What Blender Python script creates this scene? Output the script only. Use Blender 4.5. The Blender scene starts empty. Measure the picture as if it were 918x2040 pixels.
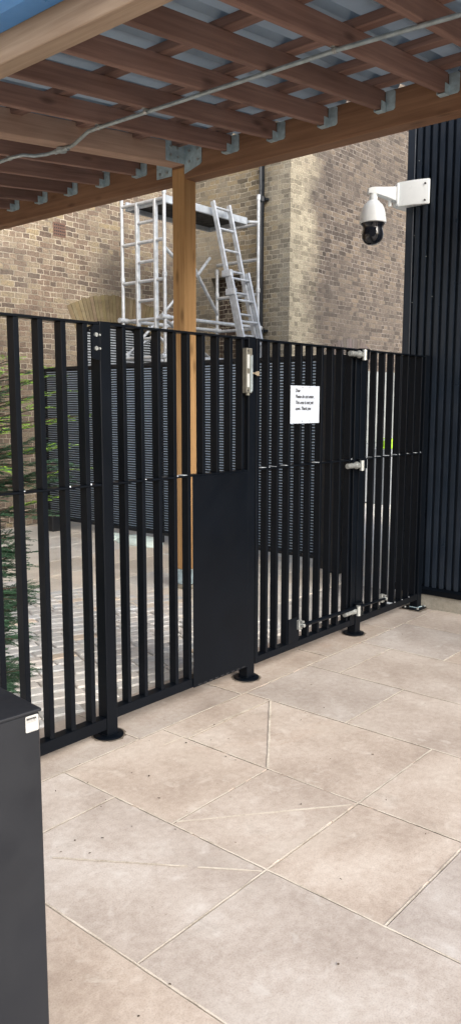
import bpy, bmesh, math, random
from mathutils import Vector, Matrix, Euler
random.seed(11)
S = bpy.context.scene
COL = S.collection
R = math.radians

# ------------------------------------------------------------------ helpers
WM = {}                                   # object -> world matrix (kept by hand, nothing is evaluated)

class MB:
    """collects shapes into one bmesh"""
    def __init__(s): s.bm = bmesh.new()
    def _mat(s, verts, M):
        if M is not None: bmesh.ops.transform(s.bm, matrix=M, verts=verts)
    def box(s, x0, x1, y0, y1, z0, z1, bev=0.0, M=None, seg=1):
        r = bmesh.ops.create_cube(s.bm, size=1.0)
        vs = r['verts']
        for v in vs:
            v.co = Vector((x0 if v.co.x < 0 else x1, y0 if v.co.y < 0 else y1, z0 if v.co.z < 0 else z1))
        if bev > 0:
            es = list({e for v in vs for e in v.link_edges})
            rr = bmesh.ops.bevel(s.bm, geom=es, offset=bev, segments=seg, affect='EDGES', profile=0.5)
            vs = rr['verts']
        if M is not None: bmesh.ops.transform(s.bm, matrix=M, verts=list(set(vs)))
        return s
    def tube(s, a, b, r, n=12, r2=None, caps=True):
        a, b = Vector(a), Vector(b); d = b - a; L = d.length
        if L < 1e-6: return s
        M = Matrix.Translation((a + b) / 2) @ d.to_track_quat('Z', 'Y').to_matrix().to_4x4()
        bmesh.ops.create_cone(s.bm, cap_ends=caps, segments=n, radius1=r, radius2=(r if r2 is None else r2), depth=L, matrix=M)
        return s
    def path(s, pts, r, n=10):
        pts = [Vector(p) for p in pts]
        rings = []
        for i, p in enumerate(pts):
            d = (pts[min(i + 1, len(pts) - 1)] - pts[max(i - 1, 0)]).normalized()
            q = d.to_track_quat('Z', 'Y')
            rr = r[i] if isinstance(r, (list, tuple)) else r
            rings.append([s.bm.verts.new(p + q @ Vector((math.cos(2 * math.pi * k / n) * rr, math.sin(2 * math.pi * k / n) * rr, 0))) for k in range(n)])
        for a, b in zip(rings, rings[1:]):
            for k in range(n):
                s.bm.faces.new((a[k], a[(k + 1) % n], b[(k + 1) % n], b[k]))
        s.bm.faces.new(rings[0][::-1]); s.bm.faces.new(rings[-1])
        return s
    def lathe(s, prof, c=(0, 0, 0), n=32, M=None):
        rings = []
        for (r, z) in prof:
            rings.append([s.bm.verts.new((c[0] + r * math.cos(2 * math.pi * k / n), c[1] + r * math.sin(2 * math.pi * k / n), c[2] + z)) for k in range(n)])
        for a, b in zip(rings, rings[1:]):
            for k in range(n):
                s.bm.faces.new((a[k], a[(k + 1) % n], b[(k + 1) % n], b[k]))
        s.bm.faces.new(rings[0][::-1]); s.bm.faces.new(rings[-1])
        if M is not None: bmesh.ops.transform(s.bm, matrix=M, verts=[v for r in rings for v in r])
        return s
    def prism(s, poly, h0, h1, axis='z', M=None):
        """poly: list of 2-D points extruded along axis ('z': x,y ; 'y': x,z ; 'x': y,z)"""
        def P(p, h):
            return (p[0], p[1], h) if axis == 'z' else ((p[0], h, p[1]) if axis == 'y' else (h, p[0], p[1]))
        a = [s.bm.verts.new(P(p, h0)) for p in poly]; b = [s.bm.verts.new(P(p, h1)) for p in poly]
        n = len(poly)
        s.bm.faces.new(a[::-1]); s.bm.faces.new(b)
        for k in range(n): s.bm.faces.new((a[k], a[(k + 1) % n], b[(k + 1) % n], b[k]))
        if M is not None: bmesh.ops.transform(s.bm, matrix=M, verts=a + b)
        return s
    def quad(s, pts):
        s.bm.faces.new([s.bm.verts.new(p) for p in pts]); return s
    def build(s, name, mat, parent=None, world=None, smooth=False, base=False):
        """shapes are in world coordinates unless world (a matrix) is given; origin goes to the bbox centre / base"""
        bmesh.ops.recalc_face_normals(s.bm, faces=s.bm.faces)
        if world is None:
            lo = Vector((1e9,) * 3); hi = -lo
            for v in s.bm.verts:
                for k in range(3):
                    lo[k] = min(lo[k], v.co[k]); hi[k] = max(hi[k], v.co[k])
            c = (lo + hi) / 2
            if base: c.z = lo.z
            bmesh.ops.translate(s.bm, vec=-c, verts=s.bm.verts)
            world = Matrix.Translation(c)
        me = bpy.data.meshes.new(name); s.bm.to_mesh(me); s.bm.free()
        return link(name, me, mat, parent, world, smooth)

def build_each(self, name, mat, parent=None, smooth=False, mk=None):
    """every connected piece becomes an object of its own"""
    bm = self.bm; seen = set(); out = []
    for v0 in list(bm.verts):
        if v0 in seen: continue
        st = [v0]; comp = []
        seen.add(v0)
        while st:
            v = st.pop(); comp.append(v)
            for e in v.link_edges:
                w = e.other_vert(v)
                if w not in seen: seen.add(w); st.append(w)
        idx = {v: i for i, v in enumerate(comp)}
        fs = {f for v in comp for f in v.link_faces}
        nb = MB(); nv = [nb.bm.verts.new(v.co) for v in comp]
        for f in fs: nb.bm.faces.new([nv[idx[v]] for v in f.verts])
        out.append(nb.build(name, mat, parent, None, smooth))
    bm.free()
    return out
MB.build_each = build_each

def link(name, me, mat, parent=None, world=None, smooth=False):
    o = bpy.data.objects.new(name, me); COL.objects.link(o)
    for m in (mat if isinstance(mat, (list, tuple)) else [mat]): me.materials.append(m)
    W = Matrix.Identity(4) if world is None else world
    WM[o] = W
    if parent is not None:
        o.parent = parent; o.matrix_basis = WM[parent].inverted() @ W
    else: o.matrix_basis = W
    if smooth:
        for p in me.polygons: p.use_smooth = True
        me.set_sharp_from_angle(angle=R(40))
    return o

def tag(o, label=None, cat=None, group=None, kind=None):
    if label: o['label'] = label
    if cat: o['category'] = cat
    if group: o['group'] = group
    if kind: o['kind'] = kind
    return o

def thing(name, loc, label, cat, group=None):
    o = bpy.data.objects.new(name, None); COL.objects.link(o)
    o.empty_display_size = 0.1
    o.location = loc; WM[o] = Matrix.Translation(Vector(loc))
    return tag(o, label, cat, group)

def struct(o): o['kind'] = 'structure'; return o

KIDS = {}
def kids(o): return [c for c in bpy.data.objects if c.parent == o]
def copy_tree(o, parent=None, delta=None):
    c = o.copy(); COL.objects.link(c)
    W = WM[o] if delta is None else delta @ WM[o]
    WM[c] = W
    if parent is not None:
        c.parent = parent; c.matrix_basis = WM[parent].inverted() @ W
    else: c.matrix_basis = W
    for k in kids(o): copy_tree(k, c, delta)
    return c

# ------------------------------------------------------------------ materials
def newmat(name):
    m = bpy.data.materials.new(name); m.use_nodes = True
    nt = m.node_tree; b = nt.nodes['Principled BSDF']
    return m, nt, b
def N(nt, t, **kw):
    n = nt.nodes.new(t)
    for k, v in kw.items():
        if k in n.inputs.keys(): n.inputs[k].default_value = v
        else: setattr(n, k, v)
    return n
def ramp(nt, stops, interp='LINEAR'):
    n = nt.nodes.new('ShaderNodeValToRGB'); cr = n.color_ramp; cr.interpolation = interp
    while len(cr.elements) < len(stops): cr.elements.new(0.5)
    for e, (p, c) in zip(cr.elements, stops):
        e.position = p; e.color = (c[0], c[1], c[2], 1) if hasattr(c, '__len__') else (c, c, c, 1)
    return n
def mix(nt, fac, a, b, mode='MIX'):
    n = nt.nodes.new('ShaderNodeMix'); n.data_type = 'RGBA'; n.blend_type = mode
    def put(i, v):
        if hasattr(v, 'is_linked') or isinstance(v, bpy.types.NodeSocket): nt.links.new(v, n.inputs[i])
        elif hasattr(v, '__len__'): n.inputs[i].default_value = (v[0], v[1], v[2], 1)
        else: n.inputs[i].default_value = v
    put(0, fac); put(6, a); put(7, b)
    return n.outputs[2]
def math_(nt, op, a, b=None, clamp=False):
    n = nt.nodes.new('ShaderNodeMath'); n.operation = op; n.use_clamp = clamp
    for i, v in enumerate((a, b)):
        if v is None: continue
        if isinstance(v, bpy.types.NodeSocket): nt.links.new(v, n.inputs[i])
        else: n.inputs[i].default_value = v
    return n.outputs[0]
def noise(nt, vec, scale, detail=4, rough=0.55, mapping=None, dist=0.0):
    if mapping:
        mp = nt.nodes.new('ShaderNodeMapping'); mp.inputs['Scale'].default_value = mapping
        nt.links.new(vec, mp.inputs[0]); vec = mp.outputs[0]
    n = nt.nodes.new('ShaderNodeTexNoise')
    n.inputs['Scale'].default_value = scale; n.inputs['Detail'].default_value = detail
    n.inputs['Roughness'].default_value = rough; n.inputs['Distortion'].default_value = dist
    nt.links.new(vec, n.inputs['Vector'])
    return n.outputs['Fac']
def bump(nt, b, h, strength=0.3, dist=0.01):
    n = nt.nodes.new('ShaderNodeBump'); n.inputs['Strength'].default_value = strength; n.inputs['Distance'].default_value = dist
    nt.links.new(h, n.inputs['Height']); nt.links.new(n.outputs[0], b.inputs['Normal'])
def wpos(nt): return nt.nodes.new('ShaderNodeNewGeometry').outputs['Position']
def opos(nt): return nt.nodes.new('ShaderNodeTexCoord').outputs['Object']

def mat_simple(name, col, rough=0.5, metal=0.0, var=0.12, nscale=12.0, bmp=0.0, spec=0.5, rvar=0.15, tint=None):
    m, nt, b = newmat(name)
    p = wpos(nt)
    n1 = noise(nt, p, nscale, 5)
    lo = [c * (1 - var) for c in col]; hi = [c * (1 + var) for c in (tint or col)]
    c = ramp(nt, [(0.3, lo), (0.7, hi)]); nt.links.new(n1, c.inputs[0])
    nt.links.new(c.outputs[0], b.inputs['Base Color'])
    n2 = noise(nt, p, nscale * 3.1, 4)
    rr = ramp(nt, [(0.3, max(rough - rvar, 0.05)), (0.7, min(rough + rvar, 1))]); nt.links.new(n2, rr.inputs[0])
    nt.links.new(rr.outputs[0], b.inputs['Roughness'])
    b.inputs['Metallic'].default_value = metal
    b.inputs['Specular IOR Level'].default_value = spec
    if bmp: bump(nt, b, n2, bmp, 0.004)
    return m

def mat_timber(name, dark, light, rough=0.75, weather=None):
    """grain runs along the local X of the piece"""
    m, nt, b = newmat(name)
    o = opos(nt)
    inf = nt.nodes.new('ShaderNodeObjectInfo')
    add = nt.nodes.new('ShaderNodeVectorMath'); add.operation = 'ADD'
    sc = nt.nodes.new('ShaderNodeVectorMath'); sc.operation = 'SCALE'; sc.inputs['Scale'].default_value = 17.0
    cmb = nt.nodes.new('ShaderNodeCombineXYZ')
    for i in range(3): nt.links.new(inf.outputs['Random'], cmb.inputs[i])
    nt.links.new(cmb.outputs[0], sc.inputs[0]); nt.links.new(o, add.inputs[0]); nt.links.new(sc.outputs[0], add.inputs[1])
    v = add.outputs[0]
    g = noise(nt, v, 1.0, 7, 0.6, (1.3, 38, 38), 0.6)
    broad = noise(nt, v, 1.0, 3, 0.5, (1.6, 5, 5), 0.4)
    kn = nt.nodes.new('ShaderNodeTexVoronoi'); kn.inputs['Scale'].default_value = 1.0
    mp = nt.nodes.new('ShaderNodeMapping'); mp.inputs['Scale'].default_value = (2.6, 8, 8)
    nt.links.new(v, mp.inputs[0]); nt.links.new(mp.outputs[0], kn.inputs['Vector'])
    kr = ramp(nt, [(0.07, 1.0), (0.20, 0.0)]); nt.links.new(kn.outputs['Distance'], kr.inputs[0])
    f = math_(nt, 'ADD', math_(nt, 'MULTIPLY', g, 0.62), math_(nt, 'MULTIPLY', broad, 0.38))
    cr = ramp(nt, [(0.33, dark), (0.66, light)]); nt.links.new(f, cr.inputs[0])
    c = mix(nt, math_(nt, 'MULTIPLY', kr.outputs[0], 0.7), cr.outputs[0], [d * 0.45 for d in dark])
    rnd = ramp(nt, [(0.0, 0.82), (1.0, 1.12)]); nt.links.new(inf.outputs['Random'], rnd.inputs[0])
    c = mix(nt, 1.0, c, rnd.outputs[0], 'MULTIPLY')
    nt.links.new(c, b.inputs['Base Color'])
    b.inputs['Roughness'].default_value = rough
    b.inputs['Specular IOR Level'].default_value = 0.25
    bump(nt, b, g, 0.25, 0.003)
    return m

def mat_brick(name, axis, stops, mortar, bump_s=0.8, stain=None, limecorner=None, w=0.195, h=0.066, grime=None):
    m, nt, b = newmat(name)
    p = wpos(nt)
    sep = nt.nodes.new('ShaderNodeSeparateXYZ'); nt.links.new(p, sep.inputs[0])
    cmb = nt.nodes.new('ShaderNodeCombineXYZ')
    wob = math_(nt, 'MULTIPLY', math_(nt, 'SUBTRACT', noise(nt, p, 1.7, 3), 0.5), 0.035)
    wob2 = math_(nt, 'MULTIPLY', math_(nt, 'SUBTRACT', noise(nt, p, 15, 3), 0.5), 0.034)
    u = sep.outputs[0 if axis == 'x' else 1]
    nt.links.new(math_(nt, 'ADD', u, wob2), cmb.inputs[0])
    nt.links.new(math_(nt, 'ADD', math_(nt, 'ADD', sep.outputs[2], wob), wob2), cmb.inputs[1])
    br = nt.nodes.new('ShaderNodeTexBrick')
    br.inputs['Scale'].default_value = 1.0; br.inputs['Brick Width'].default_value = w; br.inputs['Row Height'].default_value = h
    br.inputs['Mortar Size'].default_value = 0.006; br.inputs['Mortar Smooth'].default_value = 0.35
    br.inputs['Color1'].default_value = (0, 0, 0, 1); br.inputs['Color2'].default_value = (1, 1, 1, 1); br.inputs['Mortar'].default_value = (0.5, 0.5, 0.5, 1)
    br.squash = 0.5; br.squash_frequency = 2; br.offset = 0.5
    nt.links.new(cmb.outputs[0], br.inputs['Vector'])
    n_mid = noise(nt, p, 9, 5, 0.65); n_fine = noise(nt, p, 70, 4, 0.65)
    idv = math_(nt, 'ADD', math_(nt, 'MULTIPLY', br.outputs['Color'], 0.7), math_(nt, 'MULTIPLY', n_mid, 0.32))
    cr = ramp(nt, stops); nt.links.new(idv, cr.inputs[0])
    sp = ramp(nt, [(0.3, 0.55), (0.7, 1.4)]); nt.links.new(n_fine, sp.inputs[0])
    c = mix(nt, 1.0, cr.outputs[0], sp.outputs[0], 'MULTIPLY')
    mv = ramp(nt, [(0.36, 0.0), (0.62, 1.0)]); nt.links.new(noise(nt, p, 4.2, 5, 0.65), mv.inputs[0])
    mo = mix(nt, mv.outputs[0], [x * 0.42 for x in mortar], [x * 1.15 for x in mortar])
    # mortar smears over some brick faces, and is lost under grime elsewhere
    smear = ramp(nt, [(0.56, 0.0), (0.74, 0.45)]); nt.links.new(noise(nt, p, 3.3, 6, 0.7), smear.inputs[0])
    mk = math_(nt, 'MAXIMUM', br.outputs['Fac'], smear.outputs[0])
    c = mix(nt, mk, c, mo)
    if stain:
        st = ramp(nt, [(0.42, 0.0), (0.68, stain[1])]); nt.links.new(noise(nt, p, 0.9, 6, 0.62), st.inputs[0])
        c = mix(nt, st.outputs[0], c, stain[0])
    if limecorner:   # pale strip by the quoin: (coordinate of the quoin, width, colour)
        x0, wd, lc, strength = limecorner
        nn = math_(nt, 'MULTIPLY', math_(nt, 'SUBTRACT', noise(nt, p, 1.3, 8, 0.72), 0.5), 2.3)
        d = math_(nt, 'DIVIDE', math_(nt, 'ABSOLUTE', math_(nt, 'SUBTRACT', u, x0)), wd)
        k = ramp(nt, [(0.35, strength), (1.15, 0.0)]) if False else ramp(nt, [(0.30, strength), (1.0, 0.0)]); nt.links.new(math_(nt, 'ADD', d, nn), k.inputs[0])
        bc = mix(nt, br.outputs['Fac'], mix(nt, idv, [x * 0.40 for x in lc], [x * 1.08 for x in lc]), [x * 1.15 for x in lc])
        bc = mix(nt, 1.0, bc, sp.outputs[0], 'MULTIPLY')
        c = mix(nt, k.outputs[0], c, bc)
    nt.links.new(c, b.inputs['Base Color'])
    b.inputs['Roughness'].default_value = 0.9; b.inputs['Specular IOR Level'].default_value = 0.2
    hgt = math_(nt, 'ADD', math_(nt, 'MULTIPLY', br.outputs['Fac'], -0.7), math_(nt, 'ADD', math_(nt, 'MULTIPLY', n_fine, 0.6), math_(nt, 'MULTIPLY', n_mid, 0.5)))
    bump(nt, b, hgt, bump_s, 0.018)
    return m

def mat_stone(name, cols, scale=1.0, rough=0.62, attr=None, blotch=None, bmp=0.12):
    m, nt, b = newmat(name)
    p = wpos(nt)
    a = noise(nt, p, 2.2 * scale, 8, 0.62, None, 0.3); f = noise(nt, p, 34 * scale, 6, 0.7); g = noise(nt, p, 190 * scale, 3, 0.6)
    v = math_(nt, 'ADD', math_(nt, 'MULTIPLY', a, 0.62), math_(nt, 'MULTIPLY', f, 0.38))
    cr = ramp(nt, [(0.34, cols[0]), (0.5, cols[1]), (0.66, cols[2])]); nt.links.new(v, cr.inputs[0])
    c = cr.outputs[0]
    sp = ramp(nt, [(0.28, 0.8), (0.5, 1.0), (0.75, 1.08)]); nt.links.new(g, sp.inputs[0])
    c = mix(nt, 1.0, c, sp.outputs[0], 'MULTIPLY')
    if blotch:
        for (bc, sc, lo, hi, amt) in blotch:
            k = ramp(nt, [(lo, 0.0), (hi, amt)]); nt.links.new(noise(nt, p, sc, 7, 0.68, None, 0.5), k.inputs[0])
            c = mix(nt, k.outputs[0], c, bc)
    if attr:
        at = nt.nodes.new('ShaderNodeAttribute'); at.attribute_name = attr
        c = mix(nt, 1.0, c, at.outputs['Color'], 'MULTIPLY')
    nt.links.new(c, b.inputs['Base Color'])
    rr = ramp(nt, [(0.3, rough - 0.14), (0.7, rough + 0.14)]); nt.links.new(a, rr.inputs[0])
    nt.links.new(rr.outputs[0], b.inputs['Roughness'])
    b.inputs['Specular IOR Level'].default_value = 0.35
    bump(nt, b, math_(nt, 'ADD', f, math_(nt, 'MULTIPLY', g, 0.5)), bmp, 0.006)
    return m

BLACK = mat_simple('black_powder_coat', (0.0018, 0.0030, 0.0052), 0.42, 0, 0.15, 4, 0.0, 0.13, 0.04)
BLACKMATT = mat_simple('black_louvre_paint', (0.006, 0.008, 0.012), 0.6, 0, 0.3, 3, 0, 0.4)
LOUVRE = mat_simple('louvre_slat_paint', (0.012, 0.015, 0.02), 0.4, 0, 0.3, 3, 0, 0.5)
CLAD = mat_simple('navy_black_cladding', (0.0115, 0.0175, 0.0275), 0.40, 0, 0.2, 2, 0, 0.4)
CHAR = mat_simple('charcoal_cabinet_paint', (0.010, 0.0115, 0.015), 0.46, 0, 0.14, 3, 0.05, 0.35)
GALV = mat_simple('galvanised_steel', (0.36, 0.42, 0.44), 0.5, 0.55, 0.22, 22, 0.03)
HANG = mat_simple('galvanised_hanger', (0.36, 0.47, 0.52), 0.6, 0.15, 0.22, 30, 0.03)
ALU = mat_simple('aluminium_tube', (0.50, 0.53, 0.56), 0.42, 0.35, 0.22, 14, 0.03)
ALUD = mat_simple('dull_aluminium', (0.46, 0.50, 0.54), 0.5, 0.3, 0.2, 9)
STEEL = mat_simple('zinc_bolt', (0.42, 0.44, 0.43), 0.36, 0.7, 0.15, 40)
LOCKM = mat_simple('lock_body_metal', (0.13, 0.125, 0.105), 0.45, 0.3, 0.2, 40)
LOCKW = mat_simple('lock_white_strip', (0.33, 0.345, 0.34), 0.5, 0, 0.06, 40)
BRASS = mat_simple('brass_key_metal', (0.36, 0.30, 0.22), 0.4, 0.6, 0.15, 60)
DECK = mat_simple('galvanised_roof_sheet', (0.31, 0.375, 0.42), 0.55, 0.1, 0.25, 3)
DECKL = mat_simple('roof_rib_light', (0.46, 0.54, 0.58), 0.5, 0.1, 0.1, 3)
def translucent(m, col, fac):
    nt = m.node_tree; out = [n for n in nt.nodes if n.type == 'OUTPUT_MATERIAL'][0]; b = nt.nodes['Principled BSDF']
    tr = nt.nodes.new('ShaderNodeBsdfTranslucent'); tr.inputs[0].default_value = (*col, 1)
    mx = nt.nodes.new('ShaderNodeMixShader'); mx.inputs[0].default_value = fac
    nt.links.new(b.outputs[0], mx.inputs[1]); nt.links.new(tr.outputs[0], mx.inputs[2]); nt.links.new(mx.outputs[0], out.inputs[0])
translucent(DECK, (0.54, 0.61, 0.68), 0.30)  # light through the roof sheet is added to brighten the courtyard below
GAP_LIGHT = mat_simple('gap_light_sheet', (0.62, 0.70, 0.78), 0.6, 0, 0.1, 3)
translucent(GAP_LIGHT, (0.88, 0.95, 1.0), 0.95)  # added sheet that passes skylight so the screen gaps look bright
GUTTER = mat_simple('blue_gutter_paint', (0.07, 0.24, 0.55), 0.4, 0, 0.12, 2)
WHITE = mat_simple('white_camera_plastic', (0.66, 0.70, 0.72), 0.35, 0, 0.03, 6)
GREYLIP = mat_simple('grey_camera_plastic', (0.55, 0.58, 0.58), 0.4, 0, 0.05, 6)
DOME = mat_simple('smoked_camera_dome', (0.006, 0.008, 0.013), 0.12, 0, 0.1, 6, 0, 0.6, 0.03)
PAPER = mat_simple('white_paper', (0.36, 0.40, 0.46), 0.7, 0, 0.04, 7)
STICK = mat_simple('white_sticker', (0.37, 0.37, 0.355), 0.6, 0, 0.03, 30)
INK = mat_simple('black_ink', (0.03, 0.03, 0.033), 0.7, 0, 0.1, 30)
GREYINK = mat_simple('grey_ink', (0.25, 0.25, 0.25), 0.7, 0, 0.1, 30)
PIPE = mat_simple('black_drainpipe', (0.008, 0.012, 0.018), 0.4, 0, 0.2, 5)
POST = mat_timber('timber_post', (0.30, 0.170, 0.072), (0.50, 0.310, 0.145))
BEAM = mat_timber('timber_beam', (0.185, 0.098, 0.057), (0.335, 0.192, 0.115))
JOIST = mat_timber('timber_joist', (0.155, 0.090, 0.073), (0.30, 0.187, 0.152))
PALEB = mat_timber('timber_pale_beam', (0.29, 0.205, 0.145), (0.48, 0.365, 0.27))
TIE = mat_timber('timber_tie', (0.29, 0.19, 0.145), (0.48, 0.335, 0.255))
CONC = mat_stone('weathered_concrete', [(0.20, 0.185, 0.15), (0.30, 0.28, 0.235), (0.40, 0.375, 0.32)], 1.0, 0.85)
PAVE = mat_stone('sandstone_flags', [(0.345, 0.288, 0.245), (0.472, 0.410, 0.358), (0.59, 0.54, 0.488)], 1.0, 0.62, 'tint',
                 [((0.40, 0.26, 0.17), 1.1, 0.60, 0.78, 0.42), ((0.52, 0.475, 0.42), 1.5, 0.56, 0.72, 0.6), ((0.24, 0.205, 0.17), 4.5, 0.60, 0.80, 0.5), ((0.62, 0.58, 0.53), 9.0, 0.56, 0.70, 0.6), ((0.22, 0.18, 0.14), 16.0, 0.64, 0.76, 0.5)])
FLAG = mat_stone('pale_courtyard_flags', [(0.62, 0.565, 0.48), (0.74, 0.69, 0.61), (0.82, 0.78, 0.70)], 1.0, 0.55, 'tint',
                 [((0.60, 0.61, 0.59), 1.2, 0.5, 0.7, 0.5)])
SETT = mat_stone('grey_setts', [(0.54, 0.535, 0.515), (0.66, 0.655, 0.635), (0.75, 0.745, 0.725)], 2.0, 0.75, 'tint')
MORT = mat_stone('pale_mortar', [(0.30, 0.255, 0.20), (0.56, 0.505, 0.425), (0.68, 0.63, 0.545)], 3.0, 0.85)
SETTM = mat_stone('sett_joint_sand', [(0.24, 0.225, 0.20), (0.42, 0.40, 0.37), (0.66, 0.64, 0.60)], 1.6, 0.9)
GROUND = mat_stone('dull_ground', [(0.25, 0.22, 0.18), (0.33, 0.29, 0.24), (0.38, 0.34, 0.28)], 1.0, 0.8)
BR_LEFT = mat_brick('brick_recessed_wall', 'x',
    [(0.05, (0.075, 0.06, 0.05)), (0.25, (0.150, 0.113, 0.088)), (0.42, (0.205, 0.15, 0.112)), (0.58, (0.24, 0.185, 0.135)), (0.74, (0.26, 0.215, 0.155)), (0.90, (0.32, 0.255, 0.15)), (0.98, (0.19, 0.175, 0.15))],
    (0.50, 0.445, 0.355), 1.0, ((0.19, 0.17, 0.145), 0.45))
BR_RET = mat_brick('brick_return_wall', 'y',
    [(0.05, (0.095, 0.08, 0.06)), (0.3, (0.19, 0.163, 0.12)), (0.55, (0.275, 0.242, 0.18)), (0.78, (0.32, 0.25, 0.145)), (0.95, (0.40, 0.365, 0.295))],
    (0.56, 0.505, 0.405), 0.9, ((0.33, 0.30, 0.245), 0.5), (6.66, 0.55, (0.60, 0.555, 0.45), 0.45))
BR_FRONT = mat_brick('brick_sooty_wall', 'x',
    [(0.05, (0.044, 0.037, 0.033)), (0.35, (0.092, 0.076, 0.066)), (0.6, (0.135, 0.112, 0.094)), (0.82, (0.18, 0.145, 0.112)), (1.0, (0.15, 0.136, 0.108))],
    (0.275, 0.25, 0.222), 1.0, ((0.105, 0.092, 0.082), 0.6), (9.1, 0.8, (0.50, 0.45, 0.34), 0.85))
BR_DARK = mat_brick('brick_dark_infill', 'y',
    [(0.05, (0.05, 0.038, 0.032)), (0.5, (0.085, 0.06, 0.047)), (0.95, (0.13, 0.095, 0.07))], (0.50, 0.45, 0.35), 0.6)
ARCHB = mat_stone('yellow_arch_brick', [(0.125, 0.098, 0.058), (0.20, 0.158, 0.092), (0.26, 0.215, 0.14)], 3.0, 0.9, 'tint', None, 0.3)
ARCHD = mat_stone('sooty_arch_brick', [(0.07, 0.06, 0.058), (0.105, 0.09, 0.086), (0.145, 0.127, 0.118)], 3.0, 0.9, 'tint', None, 0.3)
AIRB = mat_simple('terracotta_air_brick', (0.13, 0.075, 0.055), 0.9, 0, 0.25, 25)
BARK = mat_simple('yew_bark', (0.075, 0.05, 0.035), 0.9, 0, 0.3, 30, 0.3)
LEAFD = mat_simple('yew_dark_needles', (0.022, 0.058, 0.034), 0.5, 0, 0.5, 9, 0, 0.35, 0.1, (0.045, 0.10, 0.055))
LEAFY = mat_simple('yew_fresh_tips', (0.25, 0.44, 0.06), 0.5, 0, 0.3, 14, 0, 0.4, 0.1)
LITTER = mat_simple('dry_leaf', (0.06, 0.042, 0.028), 0.9, 0, 0.6, 40)
CONTACT_SHADE = mat_simple('contact_shade_film', (0.13, 0.108, 0.085), 0.9, 0, 0.35, 30)  # dark tone standing in for contact shade under the base plates
HOARD = mat_simple('white_hoarding_paint', (0.24, 0.26, 0.265), 0.5, 0, 0.3, 2)
HGREY = mat_simple('grey_hoarding_paint', (0.22, 0.24, 0.26), 0.6, 0, 0.1, 2)
HIVIS = mat_simple('fluorescent_yellow_fabric', (0.36, 0.62, 0.03), 0.7, 0, 0.08, 6)
REFL = mat_simple('silver_tape', (0.55, 0.57, 0.58), 0.3, 0.4, 0.05, 20)
ORANGE = mat_simple('orange_fabric', (0.70, 0.10, 0.02), 0.7, 0, 0.1, 9)
BLUEP = mat_simple('blue_plastic', (0.02, 0.12, 0.62), 0.4, 0, 0.1, 9)
TEAL = mat_simple('teal_plastic', (0.02, 0.30, 0.32), 0.4, 0, 0.1, 9)
SHEET = mat_simple('pale_green_sheet', (0.74, 0.88, 0.84), 0.45, 0, 0.06, 7)
PANEDARK = mat_simple('dark_opening_board', (0.012, 0.013, 0.016), 0.7, 0, 0.2, 3)

# ------------------------------------------------------------------ camera (eye 1.55 m above the flags)
f, W_, H_ = 1563.42, 918.0, 2040.0
pitch, roll, yaw = 0.13698592, 0.00169286, 0.70409922
def axes():
    cp, sp = math.cos(pitch), math.sin(pitch); out = []
    for v in ((math.sin(yaw), math.cos(yaw), 0), (-math.cos(yaw), math.sin(yaw), 0), (0, 0, 1)):
        r, fw, u = v
        z = fw * cp - u * sp; yd = -(fw * sp + u * cp)
        out.append((r * math.cos(roll) - yd * math.sin(roll), r * math.sin(roll) + yd * math.cos(roll), z))
    return [[out[k][i] for k in range(3)] for i in range(3)]
Ax = axes()
rt, dn, fw = Vector(Ax[0]), Vector(Ax[1]), Vector(Ax[2])
cam_d = bpy.data.cameras.new('camera'); cam = bpy.data.objects.new('camera', cam_d); COL.objects.link(cam)
cam_d.sensor_fit = 'VERTICAL'; cam_d.sensor_height = 36.0; cam_d.lens = f / H_ * 36.0
cam_d.clip_start = 0.05; cam_d.clip_end = 300
M = Matrix.Identity(4)
for i in range(3):
    M[i][0] = rt[i]; M[i][1] = -dn[i]; M[i][2] = -fw[i]
M.translation = Vector((0, 0, 1.55))
cam.matrix_world = M
S.camera = cam

# ------------------------------------------------------------------ light
SUN_EL, SUN_AZ = R(31), R(196)         # azimuth measured clockwise from +Y
wd = bpy.data.worlds.new('World'); S.world = wd; wd.use_nodes = True
nt = wd.node_tree; bg = nt.nodes['Background']
sky = nt.nodes.new('ShaderNodeTexSky'); sky.sky_type = 'NISHITA'; sky.sun_disc = False
sky.sun_elevation = SUN_EL; sky.sun_rotation = SUN_AZ; sky.air_density = 1.0; sky.dust_density = 4.0; sky.ozone_density = 1.0
hs = nt.nodes.new('ShaderNodeHueSaturation'); hs.inputs['Saturation'].default_value = 0.75
nt.links.new(sky.outputs[0], hs.inputs['Color']); nt.links.new(hs.outputs[0], bg.inputs[0])
bg.inputs[1].default_value = 0.32
sd = bpy.data.lights.new('sun', 'SUN'); so = bpy.data.objects.new('sun', sd); COL.objects.link(so)
sd.energy = 3.1; sd.angle = R(42); sd.color = (1.0, 0.99, 0.98)
sdir = Vector((math.sin(SUN_AZ) * math.cos(SUN_EL), math.cos(SUN_AZ) * math.cos(SUN_EL), math.sin(SUN_EL)))
so.rotation_euler = sdir.to_track_quat('Z', 'Y').to_euler()
so.location = (0, -3, 9)
S.view_settings.view_transform = 'Standard'; S.view_settings.look = 'None'
S.view_settings.exposure = 0; S.view_settings.gamma = 1
S.cycles.max_bounces = 10; S.cycles.diffuse_bounces = 6

# ------------------------------------------------------------------ ground, terrace, courtyard
g = MB(); g.quad([(-60, -60, -0.03), (60, -60, -0.03), (60, 60, -0.03), (-60, 60, -0.03)])
struct(g.build('ground', GROUND))

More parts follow.
